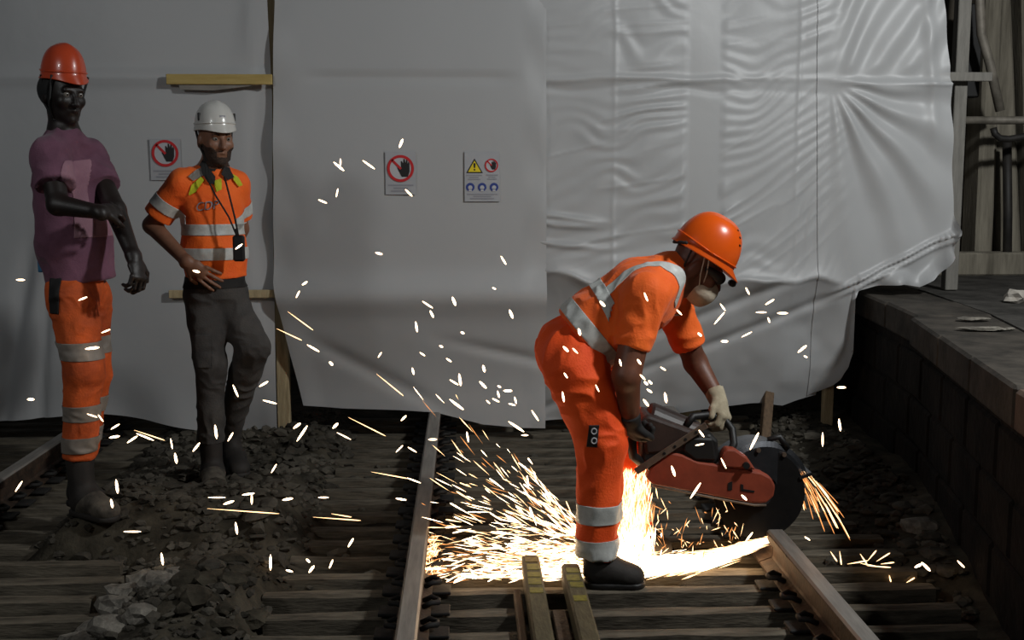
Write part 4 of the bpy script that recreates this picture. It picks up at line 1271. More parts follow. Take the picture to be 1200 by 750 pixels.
    drape('collar', [(262, 195), (267, 197), (272, 208), (266, 211), (259, 204)], VF, M['black'], sh, .010)
    nb = J['nek']
    MB().tube([nb + np.array([0, 0, .012]) + .058 * math.cos(t) * rt + .060 * math.sin(t) * fw + np.array([0, 0, -.012 * math.sin(t)]) for t in np.linspace(0, 2 * math.pi, 21)], .013, 8).build('collar_band', M['black'], sh, smooth=True)
    # trousers with belt
    Ft = Field(lo, hi, 0.0055)
    Ft.cone(at(253, 323, 5.42), .098, J['pel'], .100, .04, u=rt, su=1.32, flat0=True)
    Ft.cone(J['rh'], .090, J['rk'], .070, .04).cone(J['rk'], .070, J['ra'] + np.array([0, 0, .02]), .062, .03, flat=True)
    Ft.cone(J['lh'], .090, J['lk'], .076, .04).cone(J['lk'], .076, J['la'] + np.array([0, 0, .02]), .060, .03, flat=True)
    V, F = Ft.mesh(2)
    V = wrinkle(V, F, .009, 8, (1, 1, 1.2), 6); VF = (V, F)
    tr = vf_obj('trousers', V, F, M['charcoal'], root)
    z0, z1 = at(250, 338, 5.34)[2], at(250, 325, 5.34)[2]
    patch('belt', VF, [((0, 0, z0), (0, 0, 1)), ((0, 0, z1), (0, 0, -1))], M['black'], tr)
    patch('cargo_pocket', VF, [(at(229, 400, 5.3), (1, 0, 0)), (at(247, 400, 5.3), (-1, 0, 0)), (at(240, 392, 5.3), (0, 0, -1)), (at(240, 430, 5.3), (0, 0, 1)), ((0, 5.38, 0), (0, -1, 0))], M['charcoal'], tr, off=.010)
    zf = float(gh(J['ra'][0], 5.35))
    boot(root, J['ra'], (J['ra'][0] - .01, 5.45, zf), (J['ra'][0] + .06, 5.19, zf), M['boot_dk'], M['boot_dk'], dusty=True)
    zf2 = float(gh(J['la'][0], 5.6))
    boot(root, J['la'], (J['la'][0] + .0, 5.66, zf2 + .01), (J['la'][0] + .10, 5.42, zf2), M['boot_dk'], M['boot_dk'])
    # helmet
    Rh = head_frame((.52, -.85, .04))
    hh, TH = helmet(root, at(252.0, 149.5, 5.40), Rh, M['hel_wht'], .090, .108, .118, .014, .004, 1, 0)
    for s_ in (-1, 1):
        MB().tube([TH(s_ * .086, -.02, .0), T(s_ * .078, .0, -.03), T(s_ * .058, .03, -.09), T(0, .06, -.125)], .0055, 6).build('chin_strap', M['strap'], hh, smooth=True)
        p = TH(s_ * .0885, .045 - .03, .038); 
        MB().box(TH(s_ * .083, .028, .045), (.008, .016, .036), Rh.T).build('lamp_clip', M['s_blk'], hh, bevel=.002)
    MB().box(TH(.0, .100, .040), (.026, .006, .014), Rh.T).build('badge', M['s_gry'], hh)
    # lanyard and radio: hangs from his neck
    ld = empty('radio', at(280, 306, 5.22)); tag(ld, 'black handset on a neck lanyard against the orange polo', 'radio')
    MB().box(at(280, 291, 5.25), (.052, .030, .118)).build('handset', M['blackp'], ld, bevel=.008)
    MB().tube([at(277, 276, 5.25), at(277, 268, 5.25)], .006, 8).build('antenna', M['blackp'], ld)
    for pth in ([at(241, 205, 5.29), at(252, 228, 5.262), at(268, 254, 5.255), at(279, 280, 5.245)], [at(263, 207, 5.30), at(268, 226, 5.27), at(275, 254, 5.255), at(280, 280, 5.245)]):
        MB().tube(pth, .0042, 6).build('lanyard', M['black'], ld, smooth=True)
man_white_helmet()

# ================================================================ bending worker with the saw
def man_saw():
    fw = np.array([1.0, 0, 0]); rt = np.array([0, -1.0, 0])
    J = dict(pel=at(672, 412, 4.27), wai=at(703, 380, 4.27), che=at(752, 346, 4.27), nek=at(794, 322, 4.27),
             rs=at(756, 342, 4.10), re=at(734, 440, 4.05), rw=at(739, 492, 4.14),
             ls=at(786, 352, 4.44), le=at(815, 425, 4.50), lw=at(840, 466, 4.42),
             rh=at(672, 428, 4.17), rk=at(706, 520, 4.14), ra=at(700, 650, 4.15),
             lh=at(692, 428, 4.38), lk=at(738, 515, 4.43), la=at(741, 640, 4.43))
    hc = at(817, 311, 4.27)
    base = np.array([J['ra'][0], 4.2, 0.0])
    root = person('worker in orange helmet and full orange hi-vis clothing bending over the rail saw', base)
    R = head_frame((.82, -.08, -.57))
    lo = np.array([.15, 3.90, -.02]); hi = np.array([1.15, 4.68, 1.45])
    Fd = Field(lo, hi, 0.0045)
    T = add_head(Fd, hc, R, 1.0, J['nek'])
    Fd.cone(J['pel'], .10, J['wai'], .095, .05, u=rt, su=1.3).cone(J['wai'], .095, J['che'], .105, .05, u=rt, su=1.3)
    Fd.cone(J['che'], .10, J['nek'], .06, .05)
    Fd.cone(J['rs'], .05, J['nek'], .05, .04).cone(J['ls'], .05, J['nek'], .05, .04)
    Fd.cone(J['rs'], .055, J['re'], .052, .02).cone(J['re'], .050, J['rw'], .034, .015)
    Fd.cone(J['ls'], .052, J['le'], .046, .02).cone(J['le'], .048, J['lw'], .032, .015)
    for a, b, c in (('rh', 'rk', 'ra'), ('lh', 'lk', 'la')):
        Fd.cone(J[a], .075, J[b], .05, .03).cone(J[b], .05, J[c], .036, .02)
        Fd.cone(J[c], .032, J[c] + fw * .03 - np.array([0, 0, .05]), .026, .02)
    rd = at(745, 520, 4.22) - J['rw']; ldv = at(850, 490, 4.37) - J['lw']
    add_hand(Fd, J['rw'], rd, (.75, .6, .1), 1, (45, 60, 40))
    add_hand(Fd, J['lw'], ldv, (-.1, -.3, -.9), -1, (45, 60, 40))
    V, F = Fd.mesh(1)
    vf_obj('body', V, F, M['skin_brown'], root)
    add_eyes(T, R, root)
    # jacket
    Fs = Field(lo, hi, 0.0055)
    w0 = at(683, 396, 4.27)
    Fs.cone(w0, .132, J['wai'], .128, .05, u=rt, su=1.28, flat0=True).cone(J['wai'], .126, J['che'], .134, .05, u=rt, su=1.26)
    Fs.cone(J['che'], .125, J['nek'] - fw * .02, .078, .05)
    Fs.cone(J['rs'], .070, J['nek'] - fw * .03, .062, .05).cone(J['ls'], .070, J['nek'] - fw * .03, .062, .05)
    Fs.cone(J['rs'], .072, J['rs'] + (J['re'] - J['rs']) * .68, .062, .03, flat=True, u=fw, su=1.05)
    Fs.cone(J['ls'], .070, J['ls'] + (J['le'] - J['ls']) * .72, .070, .03, flat=True)
    V, F = Fs.mesh(2)
    V = wrinkle(V, F, .010, 8, (1, 1, 1), 9); VF = (V, F)
    jk = vf_obj('jacket', V, F, M['orange'], root)
    no_sleeve = lambda W: ~((np.linalg.norm(np.cross(W - J['rs'], nrm(J['re'] - J['rs'])), axis=1) < .10) & (W[:, 1] < 4.115))
    patch('reflective_band', VF, slab(at(660, 352, 4.1), at(722, 428, 4.1), .030), M['reflect'], jk)
    patch('reflective_band', VF, slab(at(697, 322, 4.1), at(733, 402, 4.1), .024), M['reflect'], jk, pred=no_sleeve)
    nb_ = nrm(np.cross(at(733, 402, 4.1) - at(697, 322, 4.1), np.array([0, 1.0, 0])))
    if nb_[0] < 0: nb_ = -nb_
    st = at(704, 322, 4.1)
    zmid = at(760, 352, 4.1)[2]
    for yc_ in (4.165, 4.385):
        patch('shoulder_strap', VF, [((0, yc_ - .018, 0), (0, 1, 0)), ((0, yc_ + .018, 0), (0, -1, 0)), (st, nb_), ((0, 0, zmid), (0, 0, 1))], M['reflect'], jk, off=.0035)
        patch('shoulder_strap', VF, [((0, yc_ - .018, 0), (0, 1, 0)), ((0, yc_ + .018, 0), (0, -1, 0)), (at(788, 352, 4.2), (1, 0, .3)), (at(807, 360, 4.2), (-1, 0, 0)), ((0, 0, at(800, 377, 4.2)[2]), (0, 0, 1)), ((0, 0, zmid), (0, 0, -1))], M['reflect'], jk, off=.0035)
    # collar edge
    cpath = [J['nek'] + np.array([.0, 0, -.01]) + (.066 * math.cos(t)) * np.array([.25, 0, .72]) + .070 * math.sin(t) * rt for t in np.linspace(0, 2 * math.pi, 21)]
    MB().tube(cpath, .010, 6).build('collar', M['orange'], jk, smooth=True)
    # trousers
    Ft = Field(lo, hi, 0.0055)
    Ft.cone(at(690, 395, 4.27), .120, J['pel'], .124, .05, u=rt, su=1.2, flat0=True)
    Ft.ell(at(662, 412, 4.27), (.105, .16, .12), None, .05)
    Ft.cone(J['rh'], .118, J['rk'], .092, .04).cone(J['rk'], .090, J['ra'] + np.array([0, 0, .0]), .073, .03, flat=True)
    Ft.cone(J['lh'], .112, J['lk'], .086, .04).cone(J['lk'], .086, J['la'] + np.array([0, 0, .0]), .072, .03, flat=True)
    V, F = Ft.mesh(2)
    V = wrinkle(V, F, .013, 7, (1, 1, 1.2), 12); VF = (V, F)
    tr = vf_obj('trousers', V, F, M['orange_t'], root)
    for y0, y1 in ((593, 615), (635, 658)):
        for side in (0, 1):
            Yk = 4.08 if side == 0 else 4.36
            za, zb_ = at(700, y0, Yk)[2], at(700, y1, Yk)[2]
            patch('reflective_band', VF, [((0, 0, zb_), (0, 0, 1)), ((0, 0, za), (0, 0, -1))], M['reflect'], tr, pred=(lambda W: W[:, 1] < 4.29) if side == 0 else (lambda W: W[:, 1] >= 4.29))
    lp = patch('logo_patch', VF, [(at(690, 500, 4.05), (1, 0, -.1)), (at(702, 500, 4.05), (-1, 0, .1)), (at(696, 498, 4.05), (0, 0, -1)), (at(696, 524, 4.05), (0, 0, 1)), ((0, 4.14, 0), (0, -1, 0))], M['s_blk'], tr, off=.003)
    for yy_ in (505, 516):
        c_ = at(696, yy_, 4.042)
        near = (np.abs(V[:, 0] - c_[0]) < .012) & (np.abs(V[:, 2] - c_[2]) < .012)
        ym = V[near, 1].min() - .010 if near.any() else 4.03
        ringp = [(c_[0] + .009 * math.cos(t), ym, c_[2] + .010 * math.sin(t)) for t in np.linspace(0, 2 * math.pi, 15)]
        MB().tube(ringp, .0025, 5).build('logo_letter', M['s_wht'], tr)
    boot(root, J['ra'], (at(684, 684, 4.15)[0], 4.15, .004), (at(757, 684, 4.13)[0], 4.12, .004), M['boot_dk'], M['saw_blk'], w=.05)
    boot(root, J['la'], (at(722, 664, 4.44)[0], 4.44, .004), (at(790, 664, 4.44)[0], 4.46, .004), M['boot_dk'], M['saw_blk'])
    # gloves
    for wr, d, n, ts, nm, m_ in ((J['rw'], rd, (.75, .6, .1), 1, 'glove', M['black']), (J['lw'], ldv, (-.1, -.3, -.9), -1, 'glove', M['glove'])):
        Fg = Field(wr - .2, wr + .2, .005)
        add_hand(Fg, wr, d, n, ts, (45, 60, 40), grow=.005)
        dn = nrm(d)
        Fg.cone(wr - dn * .035, .040, wr + dn * .02, .034, .012, flat0=True)
        V, F = Fg.mesh(1); vf_obj(nm, V, F, m_, root)
    # dust mask, goggles, helmet
    Fm = Field(hc - .2, hc + .2, .004)
    Fm.ell(T(0, .052, -.068), (.062, .072, .056), R, .01)
    Fm.cone(T(0, .10, -.045), .020, T(0, .08, -.1), .022, .03)
    Fm.clip(T(0, .008, -.05), -nrm(R[1] + .3 * R[2]))
    V, F = Fm.mesh(2); mk = vf_obj('dust_mask', V, F, M['mask'], root)
    for s_ in (-1, 1):
        MB().tube([T(s_ * .050, .055, -.052), T(s_ * .078, .035, -.0), T(s_ * .083, .005, .055)], .0025, 5).build('mask_elastic', M['mask'], mk, smooth=True)
        MB().tube([T(s_ * .048, .055, -.075), T(s_ * .080, .02, -.02), T(s_ * .085, -.01, .05)], .0025, 5).build('mask_elastic', M['mask'], mk, smooth=True)
    Fg = Field(hc - .2, hc + .2, .004)
    Fg.cone(T(-.036, .090, .008), .024, T(.036, .090, .008), .024, .01)
    Fg.cone(T(-.070, .03, .012), .012, T(-.060, .08, .010), .020, .01).cone(T(.070, .03, .012), .012, T(.060, .08, .010), .020, .01)
    V, F = Fg.mesh(1); vf_obj('goggles', V, F, M['saw_blk'], root)
    Rh = head_frame((.85, -.05, -.50))
    hh, TH = helmet(root, at(825, 297, 4.26), Rh, M['hel_org'], .108, .126, .150, .032, .006, 1, 3)
    MB().tube([TH(-.1, -.09, .0), TH(-.06, -.11, -.012), TH(.0, -.118, -.02), TH(.06, -.11, -.012), TH(.1, -.09, .0)], .006, 8).build('headband', M['black'], hh, smooth=True)
    MB().tube([TH(-.02, .148, -.042), TH(.02, .148, -.042)], .013, 8).build('head_torch', M['saw_blk'], hh, smooth=True)
    MB().tube([TH(.085, -.06, -.0), T(.078, -.05, -.02), T(.06, -.02, -.085)], .004, 6).build('chin_strap', M['strap'], hh, smooth=True)
man_saw()

# ================================================================ rail cut-off saw
def rail_saw():
    YB = CUTY                                   # blade plane
    c = at(890, 579, YB)
    root = empty('rail_saw', (c[0], c[1], 0.15)); tag(root, 'orange and black petrol cut-off saw cutting the right-hand rail', 'saw')
    rb = 0.178
    # blade with a slightly proud flange
    n = 48
    V = []; F = []
    for y in (YB - .002, YB + .002):
        for k in range(n):
            t = 2 * math.pi * k / n
            V.append((c[0] + rb * math.cos(t), y, c[2] + rb * math.sin(t)))
    F = [tuple(range(n)), tuple(range(2 * n - 1, n - 1, -1))] + [(k, k + n, (k + 1) % n + n, (k + 1) % n) for k in range(n)]
    bl = MB().add(V, F).build('blade', M['disc'], root)
    MB().tube([(c[0], YB - .016, c[2]), (c[0], YB + .016, c[2])], .045, 24).build('blade_flange', M['guard'], bl)
    # guard: a U-section shell over the upper part of the blade
    V = []; F = []
    r1 = .212
    a0, a1 = math.radians(22), math.radians(168)
    ns = 30
    prof = [(-.030, .075), (-.030, r1 - .02), (-.020, r1), (.095, r1), (.105, r1 - .02), (.105, .075)]
    ca, sa = math.cos(.24), math.sin(.24)
    for k in range(ns + 1):
        t = a0 + (a1 - a0) * k / ns
        for dy, r in prof:
            xx, yy_ = r * math.cos(t), .012 + dy
            V.append((c[0] + xx * ca - yy_ * sa, YB + xx * sa + yy_ * ca, c[2] + r * math.sin(t)))
    m_ = len(prof)
    for k in range(ns):
        for j in range(m_ - 1):
            F.append((k * m_ + j, k * m_ + j + 1, (k + 1) * m_ + j + 1, (k + 1) * m_ + j))
    me = MB().add(V, F).mesh('blade_guard', 0, False)
    g = link('blade_guard', me, M['guard'], root)
    so = g.modifiers.new('thick', 'SOLIDIFY'); so.thickness = .004
    for t in (a0, a1):
        MB().box((c[0] + (r1 - .02) * math.cos(t), YB + .03 + .04 * math.cos(t), c[2] + (r1 - .02) * math.sin(t)), (.05, .15, .012), np.array([[math.cos(t), 0, -math.sin(t)], [0, 1, 0], [math.sin(t), 0, math.cos(t)]])).build('guard_lip', M['guard'], g)
    for t in (60, 95, 130):
        t = math.radians(t)
        p = np.array([c[0] + (r1 - .03) * math.cos(t), YB - .018 + .04 * math.cos(t), c[2] + (r1 - .03) * math.sin(t)])
        MB().tube([p, p - np.array([0, .012, 0])], .009, 8).build('guard_bolt', M['strip'], g)
    MB().tube([(c[0] + .03, YB + .012, c[2] + r1), (c[0] + .075, YB + .012, c[2] + r1 + .012), (c[0] + .11, YB + .012, c[2] + r1 - .035)], .012, 8).build('guard_grip', M['saw_blk'], g, smooth=True)
    # orange cutting arm (belt case) in front of the blade
    ya = YB - .085
    arm = [(757, 560), (764, 548), (785, 530), (800, 533), (818, 541), (850, 546), (893, 554), (904, 560), (909, 570), (907, 582), (898, 590), (884, 590), (850, 584), (810, 576), (765, 568)]
    arm_o = MB().prism([at(a, b, ya) for a, b in arm], (0, .055, 0)).build('cutting_arm', M['saw_org'], root, bevel=.008, seg=2)
    rim = [at(a, b + 1, ya - .003) for a, b in [(765, 568), (810, 577), (850, 585), (884, 591), (898, 591)]]
    MB().tube(rim, .004, 6).build('arm_edge', M['strip'], arm_o, smooth=True)
    bump = [(845, 548), (847, 532), (852, 526), (862, 527), (876, 536), (886, 551)]
    MB().prism([at(a, b, ya - .012) for a, b in bump], (0, .06, 0)).build('belt_tensioner_cover', M['saw_org'], root, bevel=.008, seg=2)
    p = at(874, 545, ya - .012)
    MB().tube([p, p - np.array([0, .014, 0])], .013, 12).build('tension_bolt', M['saw_blk'], root)
    # badge recesses on the arm
    for pts_ in ([(853, 566), (858, 564), (858, 574), (853, 575)], [(868, 567), (871, 568), (871, 573), (884, 575), (884, 577), (868, 575)]):
        MB().prism([at(a, b, ya - .0005) for a, b in pts_], (0, -.002, 0)).build('arm_lettering', M['saw_blk'], arm_o)
    # engine housing: dark block with a rounded filter cover on top
    y0 = YB - .075
    body = [(752, 540), (752, 500), (770, 508), (800, 512), (832, 508), (842, 516), (842, 544), (815, 546), (790, 556), (765, 560)]
    MB().prism([at(a, b, y0) for a, b in body], (0, .20, 0)).build('engine_housing', M['saw_blk'], root, bevel=.012, seg=2)
    a, b = at(757, 490, YB + .01), at(815, 513, YB + .01)
    d = nrm(b - a)
    MB().tube([a - d * .004, a, a + d * .01, b - d * .01, b], [.040, .062, .068, .064, .050], 24).build('filter_cover', M['saw_dk'], root, smooth=False)
    bk = [(750, 492), (760, 486), (822, 508), (820, 522), (800, 530), (756, 534)]
    MB().prism([at(x, y, y0 - .006) for x, y in bk], (0, .18, 0)).build('side_cover', M['saw_dk'], root, bevel=.014, seg=2)
    ex = [(802, 512), (836, 514), (840, 540), (815, 540), (800, 528)]
    MB().prism([at(x, y, y0 - .012) for x, y in ex], (0, .05, 0)).build('exhaust_cover', M['saw_blk'], root, bevel=.008)
    # steel strip brace
    p, q = at(745, 553, y0 - .022), at(828, 498, y0 - .022)
    st = MB().bar(p, q, .008, .026, (0, 1, 0)).mesh('brace_strip', .002)
    bo = link('brace_strip', MB().bar(p, q, .026, .008, (0, 1, 0)).mesh('brace_strip', .002), M['strip'], root)
    for f_ in (.4, .55, .7, .85):
        h = p + (q - p) * f_
        MB().tube([h - np.array([0, .0045, 0]), h - np.array([0, .006, 0])], .006, 8).build('strip_hole', M['saw_blk'], bo)
    # handles
    hp = [at(803, 500, YB - .04), at(812, 488, YB - .02), at(830, 486, YB + .02), at(848, 490, YB + .04), at(858, 503, YB + .02), at(860, 520, YB - .02), at(853, 538, YB - .04)]
    MB().tube(hp, .015, 10).build('front_handle', M['saw_blk'], root, smooth=True)
    rh = [at(757, 500, 4.27), at(744, 506, 4.25), at(740, 518, 4.24), at(742, 534, 4.25), at(756, 546, 4.28)]
    MB().tube(rh, .018, 10).build('rear_handle', M['saw_blk'], root, smooth=True)
    # rail clamp foot between saw and rail
    MB().bar(at(900, 545, YB + .09), (XR, YB + .09, .16), .03, .02, (0, 1, 0)).build('guide_arm', M['saw_blk'], root)
    MB().box((XR, YB + .10, .165), (.10, .07, .03)).build('rail_clamp', M['saw_blk'], root, bevel=.004)
rail_saw()

# ================================================================ sparks
def streak(mb, c, v, r):
    """a tapered glowing sliver centred on c, half-vector v, radius r"""
    c = np.array(c, float); v = np.array(v, float)
    L = np.linalg.norm(v)
    if L < r: v = v / max(L, 1e-9) * r
    d = nrm(v)
    a = np.cross(d, (0, 1, 0.3)); a = nrm(a); b = np.cross(d, a)
    V = [c - v] + [c + v * .25 + r * (math.cos(t) * a + math.sin(t) * b) for t in (0, 2.09, 4.19)] + [c + v]
    mb.add(V, [(0, 2, 1), (0, 3, 2), (0, 1, 3), (4, 1, 2), (4, 2, 3), (4, 3, 1)])
def spark_thing(c, v, r, m='spark', label='small white-hot spark flying loose through the air', group='loose flying sparks', blob=False):
    mb = MB()
    c = np.array(c, float)
    V0 = np.array(v, float)
    n = 6; L = np.linalg.norm(V0)
    d = nrm(V0); a = nrm(np.cross(d, (0, 1, 0.3))); b = np.cross(d, a)
    prof = [(-1, .25), (-.6, .8), (0, 1), (.6, .9), (1, .35)] if blob else [(-1, .15), (-.3, .7), (.45, 1), (.85, .8), (1, .2)]
    V = []; F = []
    for s_, w in prof:
        for k in range(n):
            t = 2 * math.pi * k / n
            V.append(V0 * s_ + r * w * (math.cos(t) * a + math.sin(t) * b))
    for i in range(len(prof) - 1):
        for k in range(n):
            F.append((i * n + k, i * n + (k + 1) % n, (i + 1) * n + (k + 1) % n, (i + 1) * n + k))
    F.append(tuple(range(n - 1, -1, -1))); F.append(tuple((len(prof) - 1) * n + k for k in range(n)))
    o = mb.add(V, F).build('spark', M[m])
    o.location = c
    return tag(o, label, 'spark', group)
LOOSE = '''470,168,2,-5 397,195,6,5 399,190,0,4 432,193,7,5 378,236,5,2 395,226,1,-5 479,226,4,4 444,297,4,1 590,305,3,5 357,332,3,-2 349,345,2,-4 579,338,2,1
352,376,15,11 339,392,15,7 367,408,7,4 388,426,2,2 501,357,6,4 532,353,2,5 506,368,2,4 488,383,1,6 495,415,3,2 517,406,2,1 542,390,2,1 599,368,2,5 445,416,2,-3 484,435,1,4
526,422,3,2 532,448,5,3 539,445,1,7 457,451,16,13 535,474,8,6 567,432,1,4 566,451,4,4 585,453,2,1 595,458,5,0 584,462,1,4 581,469,4,2 572,471,2,2 600,474,4,1 604,469,1,4
309,450,5,-3 316,471,8,2 348,499,4,-3 354,508,6,-9 393,499,3,-3 430,500,22,11 403,511,8,4 473,490,3,-3 507,515,5,0 468,526,4,-4 483,527,5,3 548,512,1,6 605,500,9,6 627,487,4,6 615,510,4,0
24,328,5,0 22,570,4,-6 36,468,4,0 97,350,5,-2 108,408,8,-1 124,388,5,-2 108,487,6,2 118,490,3,4 135,500,5,-3 134,512,6,-1 155,515,6,-4 175,510,18,6 170,512,10,4 201,520,1,6 206,537,1,6
230,524,4,-5 253,506,1,8 270,512,3,-5 276,458,3,7 137,570,1,8 131,590,1,5 254,583,10,0 268,589,6,-2 291,579,7,-1 295,585,0,6 285,599,42,3 337,585,6,-1 379,583,6,0 321,549,3,-5
277,619,1,7 190,655,1,7 317,659,0,9 339,669,4,1 361,657,2,2 365,667,3,-4 388,661,2,-5 155,623,10,0 457,557,22,4 485,563,8,3 470,585,6,1 395,608,28,2 400,604,12,2 411,636,3,-5
757,348,2,5 706,356,3,3 663,409,3,3 674,411,3,3 679,389,1,4 663,440,2,3 660,465,1,6 727,425,1,4 749,424,2,3 777,432,3,2 753,442,3,3 762,448,2,2 757,449,2,2 761,458,3,2 780,466,1,6 757,472,3,4 796,366,3,3
876,341,2,4 902,354,5,-3 892,366,6,0 917,367,6,0 901,375,1,3 843,373,6,-7 847,360,3,4 875,392,6,-3 849,400,4,0 820,392,2,2 940,409,5,-4 944,418,2,1 986,454,5,0 984,498,1,7 964,515,0,8
946,631,3,2 1126,661,4,4 1076,663,4,-2 1085,664,5,5 280,289,4,-3 230,318,4,1 700,455,2,4 822,508,3,4 820,521,5,-1 884,517,5,-10 878,629,4,-5 872,583,3,3 848,543,3,6 789,552,2,6 815,575,6,-9'''
for tok in LOOSE.split():
    x, y, dx, dy = map(float, tok.split(','))
    if x < 320: Y = rnd.uniform(4.35, 4.6) if y < 480 else rnd.uniform(4.45, 4.9)
    elif 640 < x < 1000: Y = rnd.uniform(3.75, 3.92)
    elif x >= 1000: Y = rnd.uniform(4.2, 4.5)
    else: Y = rnd.uniform(4.2, 4.9)
    if y > 560: Y = min(Y, at(x, y, 1)[2] and 4.3)
    c = at(x, y, Y)
    if c[2] < .03:
        d_ = (c - np.array([0, 0, CAMZ])); c = np.array([0, 0, CAMZ]) + d_ * ((.05 - CAMZ) / d_[2])
    v = at(x + dx, y + dy, c[1]) - c
    ln = math.hypot(dx, dy)
    thin = ln > 12
    spark_thing(c, v, (.0022 if thin else .0046 * rnd.uniform(.55, 1.2)) * c[1] / 4.4, 'spark_y' if thin else 'spark', blob=not thin)
# streaks dropping out of the guard lip to the right
gl = at(932, 545, 4.34)
for i in range(34):
    t = rnd.random()
    k_ = rnd.random()
    sx, sy = 929 + 10 * k_, 545 + rnd.uniform(0, 8)
    ex, ey = 950 + 64 * k_ + rnd.uniform(-8, 8), 636 + rnd.uniform(-25, 34)
    bend = lambda f: at(sx + (ex - sx) * f ** .85, sy + (ey - sy) * f ** 1.15, 4.34)
    f0 = rnd.uniform(0, .55); f1 = min(1, f0 + rnd.uniform(.2, .45))
    a, b = bend(f0), bend(f1)
    spark_thing((a + b) / 2, (b - a) / 2, rnd.uniform(.0013, .0022), rnd.choice(['spark_y', 'spark_o', 'spark_o']), 'thin golden spark streak spilling down from the blade guard', 'sparks spilling from the guard')
for (x, y, dx, dy) in [(1005, 659, 12, -2), (1022, 651, 5, -6), (1035, 653, 8, -5), (1040, 660, 8, -1), (1030, 664, 14, 1), (985, 654, 1, 8), (977, 652, 4, 6), (1043, 678, 1, 4), (1067, 680, 5, -3), (1012, 655, 4, 6), (1018, 662, 10, 2)]:
    c = at(x, y, 4.25); v = at(x + dx, y + dy, 4.25) - c
    spark_thing(c, v, .0028, 'spark_y', 'golden spark bouncing off the sleepers right of the cut rail', 'sparks bouncing right of the rail')
# the larger streaks of the fan that shoots left past the boots
org = at(712, 650, 4.30)
for i in range(110):
    ang = math.radians(rnd.choice([rnd.uniform(165, 205), rnd.uniform(125, 180)]))
    rr = rnd.uniform(25, 175) * (1.0 if ang > math.radians(150) else .75)
    x = 705 + rr * math.cos(ang) * 1.15; y = 640 - rr * math.sin(ang) + (rnd.uniform(-12, 30) if ang > math.radians(165) else 0)
    y = min(y, 678)
    L = rnd.uniform(4, 14) if rr > 60 else rnd.uniform(6, 18)
    a2 = ang + rnd.gauss(0, .25)
    Y = rnd.uniform(4.25, 4.6)
    c = at(x, y, Y)
    if c[2] < .03:
        d_ = c - np.array([0, 0, CAMZ]); c = np.array([0, 0, CAMZ]) + d_ * ((.04 - CAMZ) / d_[2])
    v = at(x + L * math.cos(a2), y - L * math.sin(a2), c[1]) - at(x, y, c[1])
    spark_thing(c, v, rnd.uniform(.0022, .0040), rnd.choice(['spark', 'spark', 'spark_y']), 'bright spark in the fan shooting left past the boots', 'spark fan left of the boots')

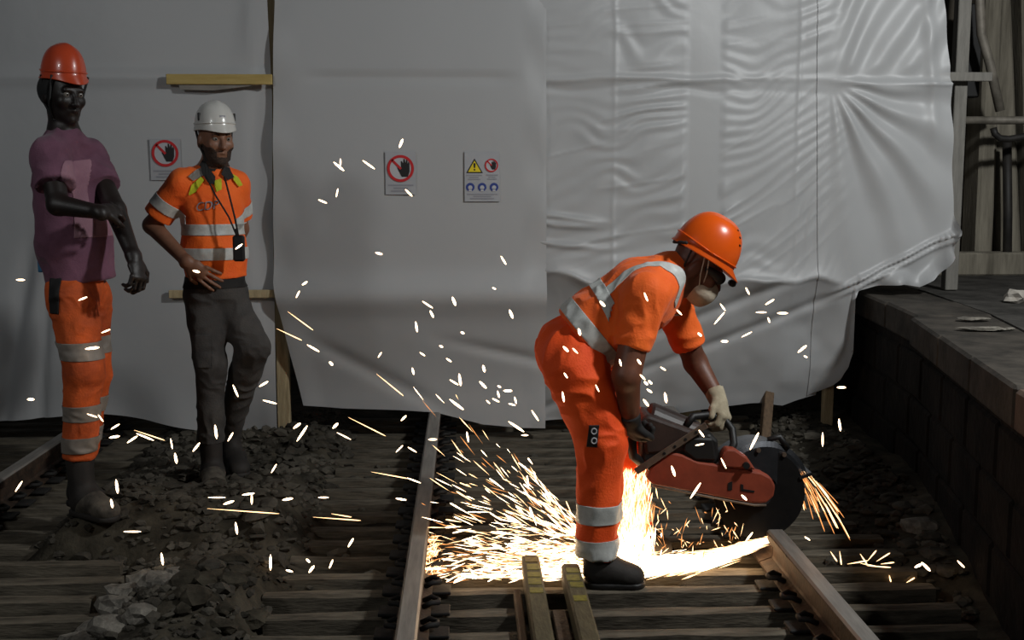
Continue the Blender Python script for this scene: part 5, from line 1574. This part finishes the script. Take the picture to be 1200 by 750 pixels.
# the dense spray itself: too many to count
def spray():
    R = np.random.RandomState(5)
    hot, mid, low = MB(), MB(), MB()
    tip = at(906, 629, CUTY)
    # main jet along the ground from the cut to the operator's boots
    for i in range(1500):
        f = R.rand() ** 0.75
        cx = 906 + (742 - 906) * f
        top = 628 + 25 * min(1, f * 1.5) - 12 * max(0, f - .75) * 4; bot = 631 + (690 - 631) * min(1, f * 1.5)
        g = np.clip(R.normal(.58, .22), 0.0, 1)
        y = top + (bot - top) * g
        Y = CUTY + R.normal(0, .012 + .05 * f)
        c = at(cx + R.normal(0, 3), y, Y)
        c[2] = max(c[2], .018)
        dirv = at(742, 636 + 50 * g, Y) - at(906, 630, Y)
        dirv = nrm(dirv + R.normal(0, .05, 3) * np.linalg.norm(dirv))
        edge_ = abs(g - .55) > .24 or R.rand() < .25
        L = R.uniform(.02, .07)
        streak(mid if edge_ else hot, c, dirv * L, R.uniform(.0018, .0042))
    # spray climbing the far trouser leg
    for i in range(900):
        f = R.rand() ** 1.35
        y = 655 - 100 * f
        x = 742 + R.normal(0, 9 + 3 * (1 - f))
        Y = 4.34 + R.normal(0, .02)
        c = at(x, y, Y)
        v = np.array([R.normal(0, .006), R.normal(0, .006), R.uniform(.012, .045)])
        streak(hot if f < .30 and R.rand() < .7 else (mid if R.rand() < .8 else low), c, v, R.uniform(.002, .004))
    # fine fan to the left behind the near leg and beyond
    for i in range(1000):
        ang = math.radians(R.choice([R.normal(182, 9), R.uniform(128, 190)]))
        rr = abs(R.normal(0, 95)) + 5
        x = 705 + rr * math.cos(ang) * 1.15; y = 642 - rr * math.sin(ang) + R.uniform(-4, 28) * (ang > math.radians(165))
        if y > 681 or x < 490: continue
        Y = R.uniform(4.28, 4.62)
        c = at(x, y, Y)
        if c[2] < .02:
            d_ = c - np.array([0, 0, CAMZ]); c = np.array([0, 0, CAMZ]) + d_ * ((.03 - CAMZ) / d_[2])
        a2 = ang + R.normal(0, .15); L = R.uniform(3, 16)
        v = at(x + L * math.cos(a2), y - L * math.sin(a2), c[1]) - at(x, y, c[1])
        q_ = R.rand()
        streak(hot if q_ < .35 else (mid if q_ < .75 else low), c, v, R.uniform(.0010, .0026))
    # sparks piling at the left rail foot and curling up under the saw
    for i in range(170):
        x, y = R.normal(502, 7), R.uniform(628, 672)
        c = at(x, y, 4.45); c = at(x, y, min(4.45, 1.54 * 4.45 / max(1.54 - c[2] + .04, .1)))
        streak(mid if R.rand() < .6 else low, c, R.normal(0, .012, 3), R.uniform(.0015, .0035))
    for i in range(150):
        x, y = R.uniform(765, 870), R.uniform(585, 650)
        if R.rand() > (y - 575) / 75: continue
        c = at(x, y, R.uniform(4.2, 4.4))
        v = np.array([R.normal(0, .010), 0, abs(R.normal(0, .014))])
        streak(mid if R.rand() < .5 else low, c, v, R.uniform(.0010, .0026))
    for i in range(160):
        x = R.uniform(540, 690); y = R.uniform(668, 684)
        c = at(x, y, 4.22); c[2] = max(c[2], .012)
        streak(hot if R.rand() < .5 else mid, c, np.array([R.normal(0, .022), 0, R.normal(0, .003)]), R.uniform(.0015, .004))
    root = empty('spark_spray', (tip[0], tip[1], .15))
    tag(root, 'dense white-hot jet of sparks from the rail cut to the boots', 'sparks', kind='stuff')
    for mb, m_, nm in ((hot, 'spark', 'white_hot_spray'), (mid, 'spark_y', 'yellow_spray'), (low, 'spark_o', 'orange_spray')):
        o = mb.build(nm, M[m_], root); tag(o, kind='stuff')
    # incandescent dust inside the jet: an emitting volume that thins out to its edges
    m = bpy.data.materials.new('incandescent_dust'); m.use_nodes = True
    nt = m.node_tree; nt.nodes.clear()
    out = nt.nodes.new('ShaderNodeOutputMaterial'); em = nt.nodes.new('ShaderNodeEmission')
    em.inputs[0].default_value = (1.0, .42, .11, 1)
    em.inputs[1].default_value = 13
    nt.links.new(em.outputs[0], out.inputs['Volume'])
    Fv = Field((.3, 4.0, -.02), (1.3, 4.7, .62), .012)
    for i in range(7):
        f = i / 6
        a = at(903 - 150 * f, 630 + 36 * min(1, 1.4 * f), CUTY); b = at(903 - 150 * min(1, f + .17), 630 + 36 * min(1, 1.4 * (f + .17)), CUTY)
        Fv.cone(a, .003 + .050 * f, b, .003 + .050 * min(1, f + .17), .02)
    Fv.cone(at(742, 655, 4.36), .075, at(742, 575, 4.36), .055, .04)
    Fv.clip((0, 0, .012), (0, 0, -1))
    V, F = Fv.mesh(2)
    o = vf_obj('incandescent_dust', V, F, m, root); tag(o, kind='stuff')
spray()
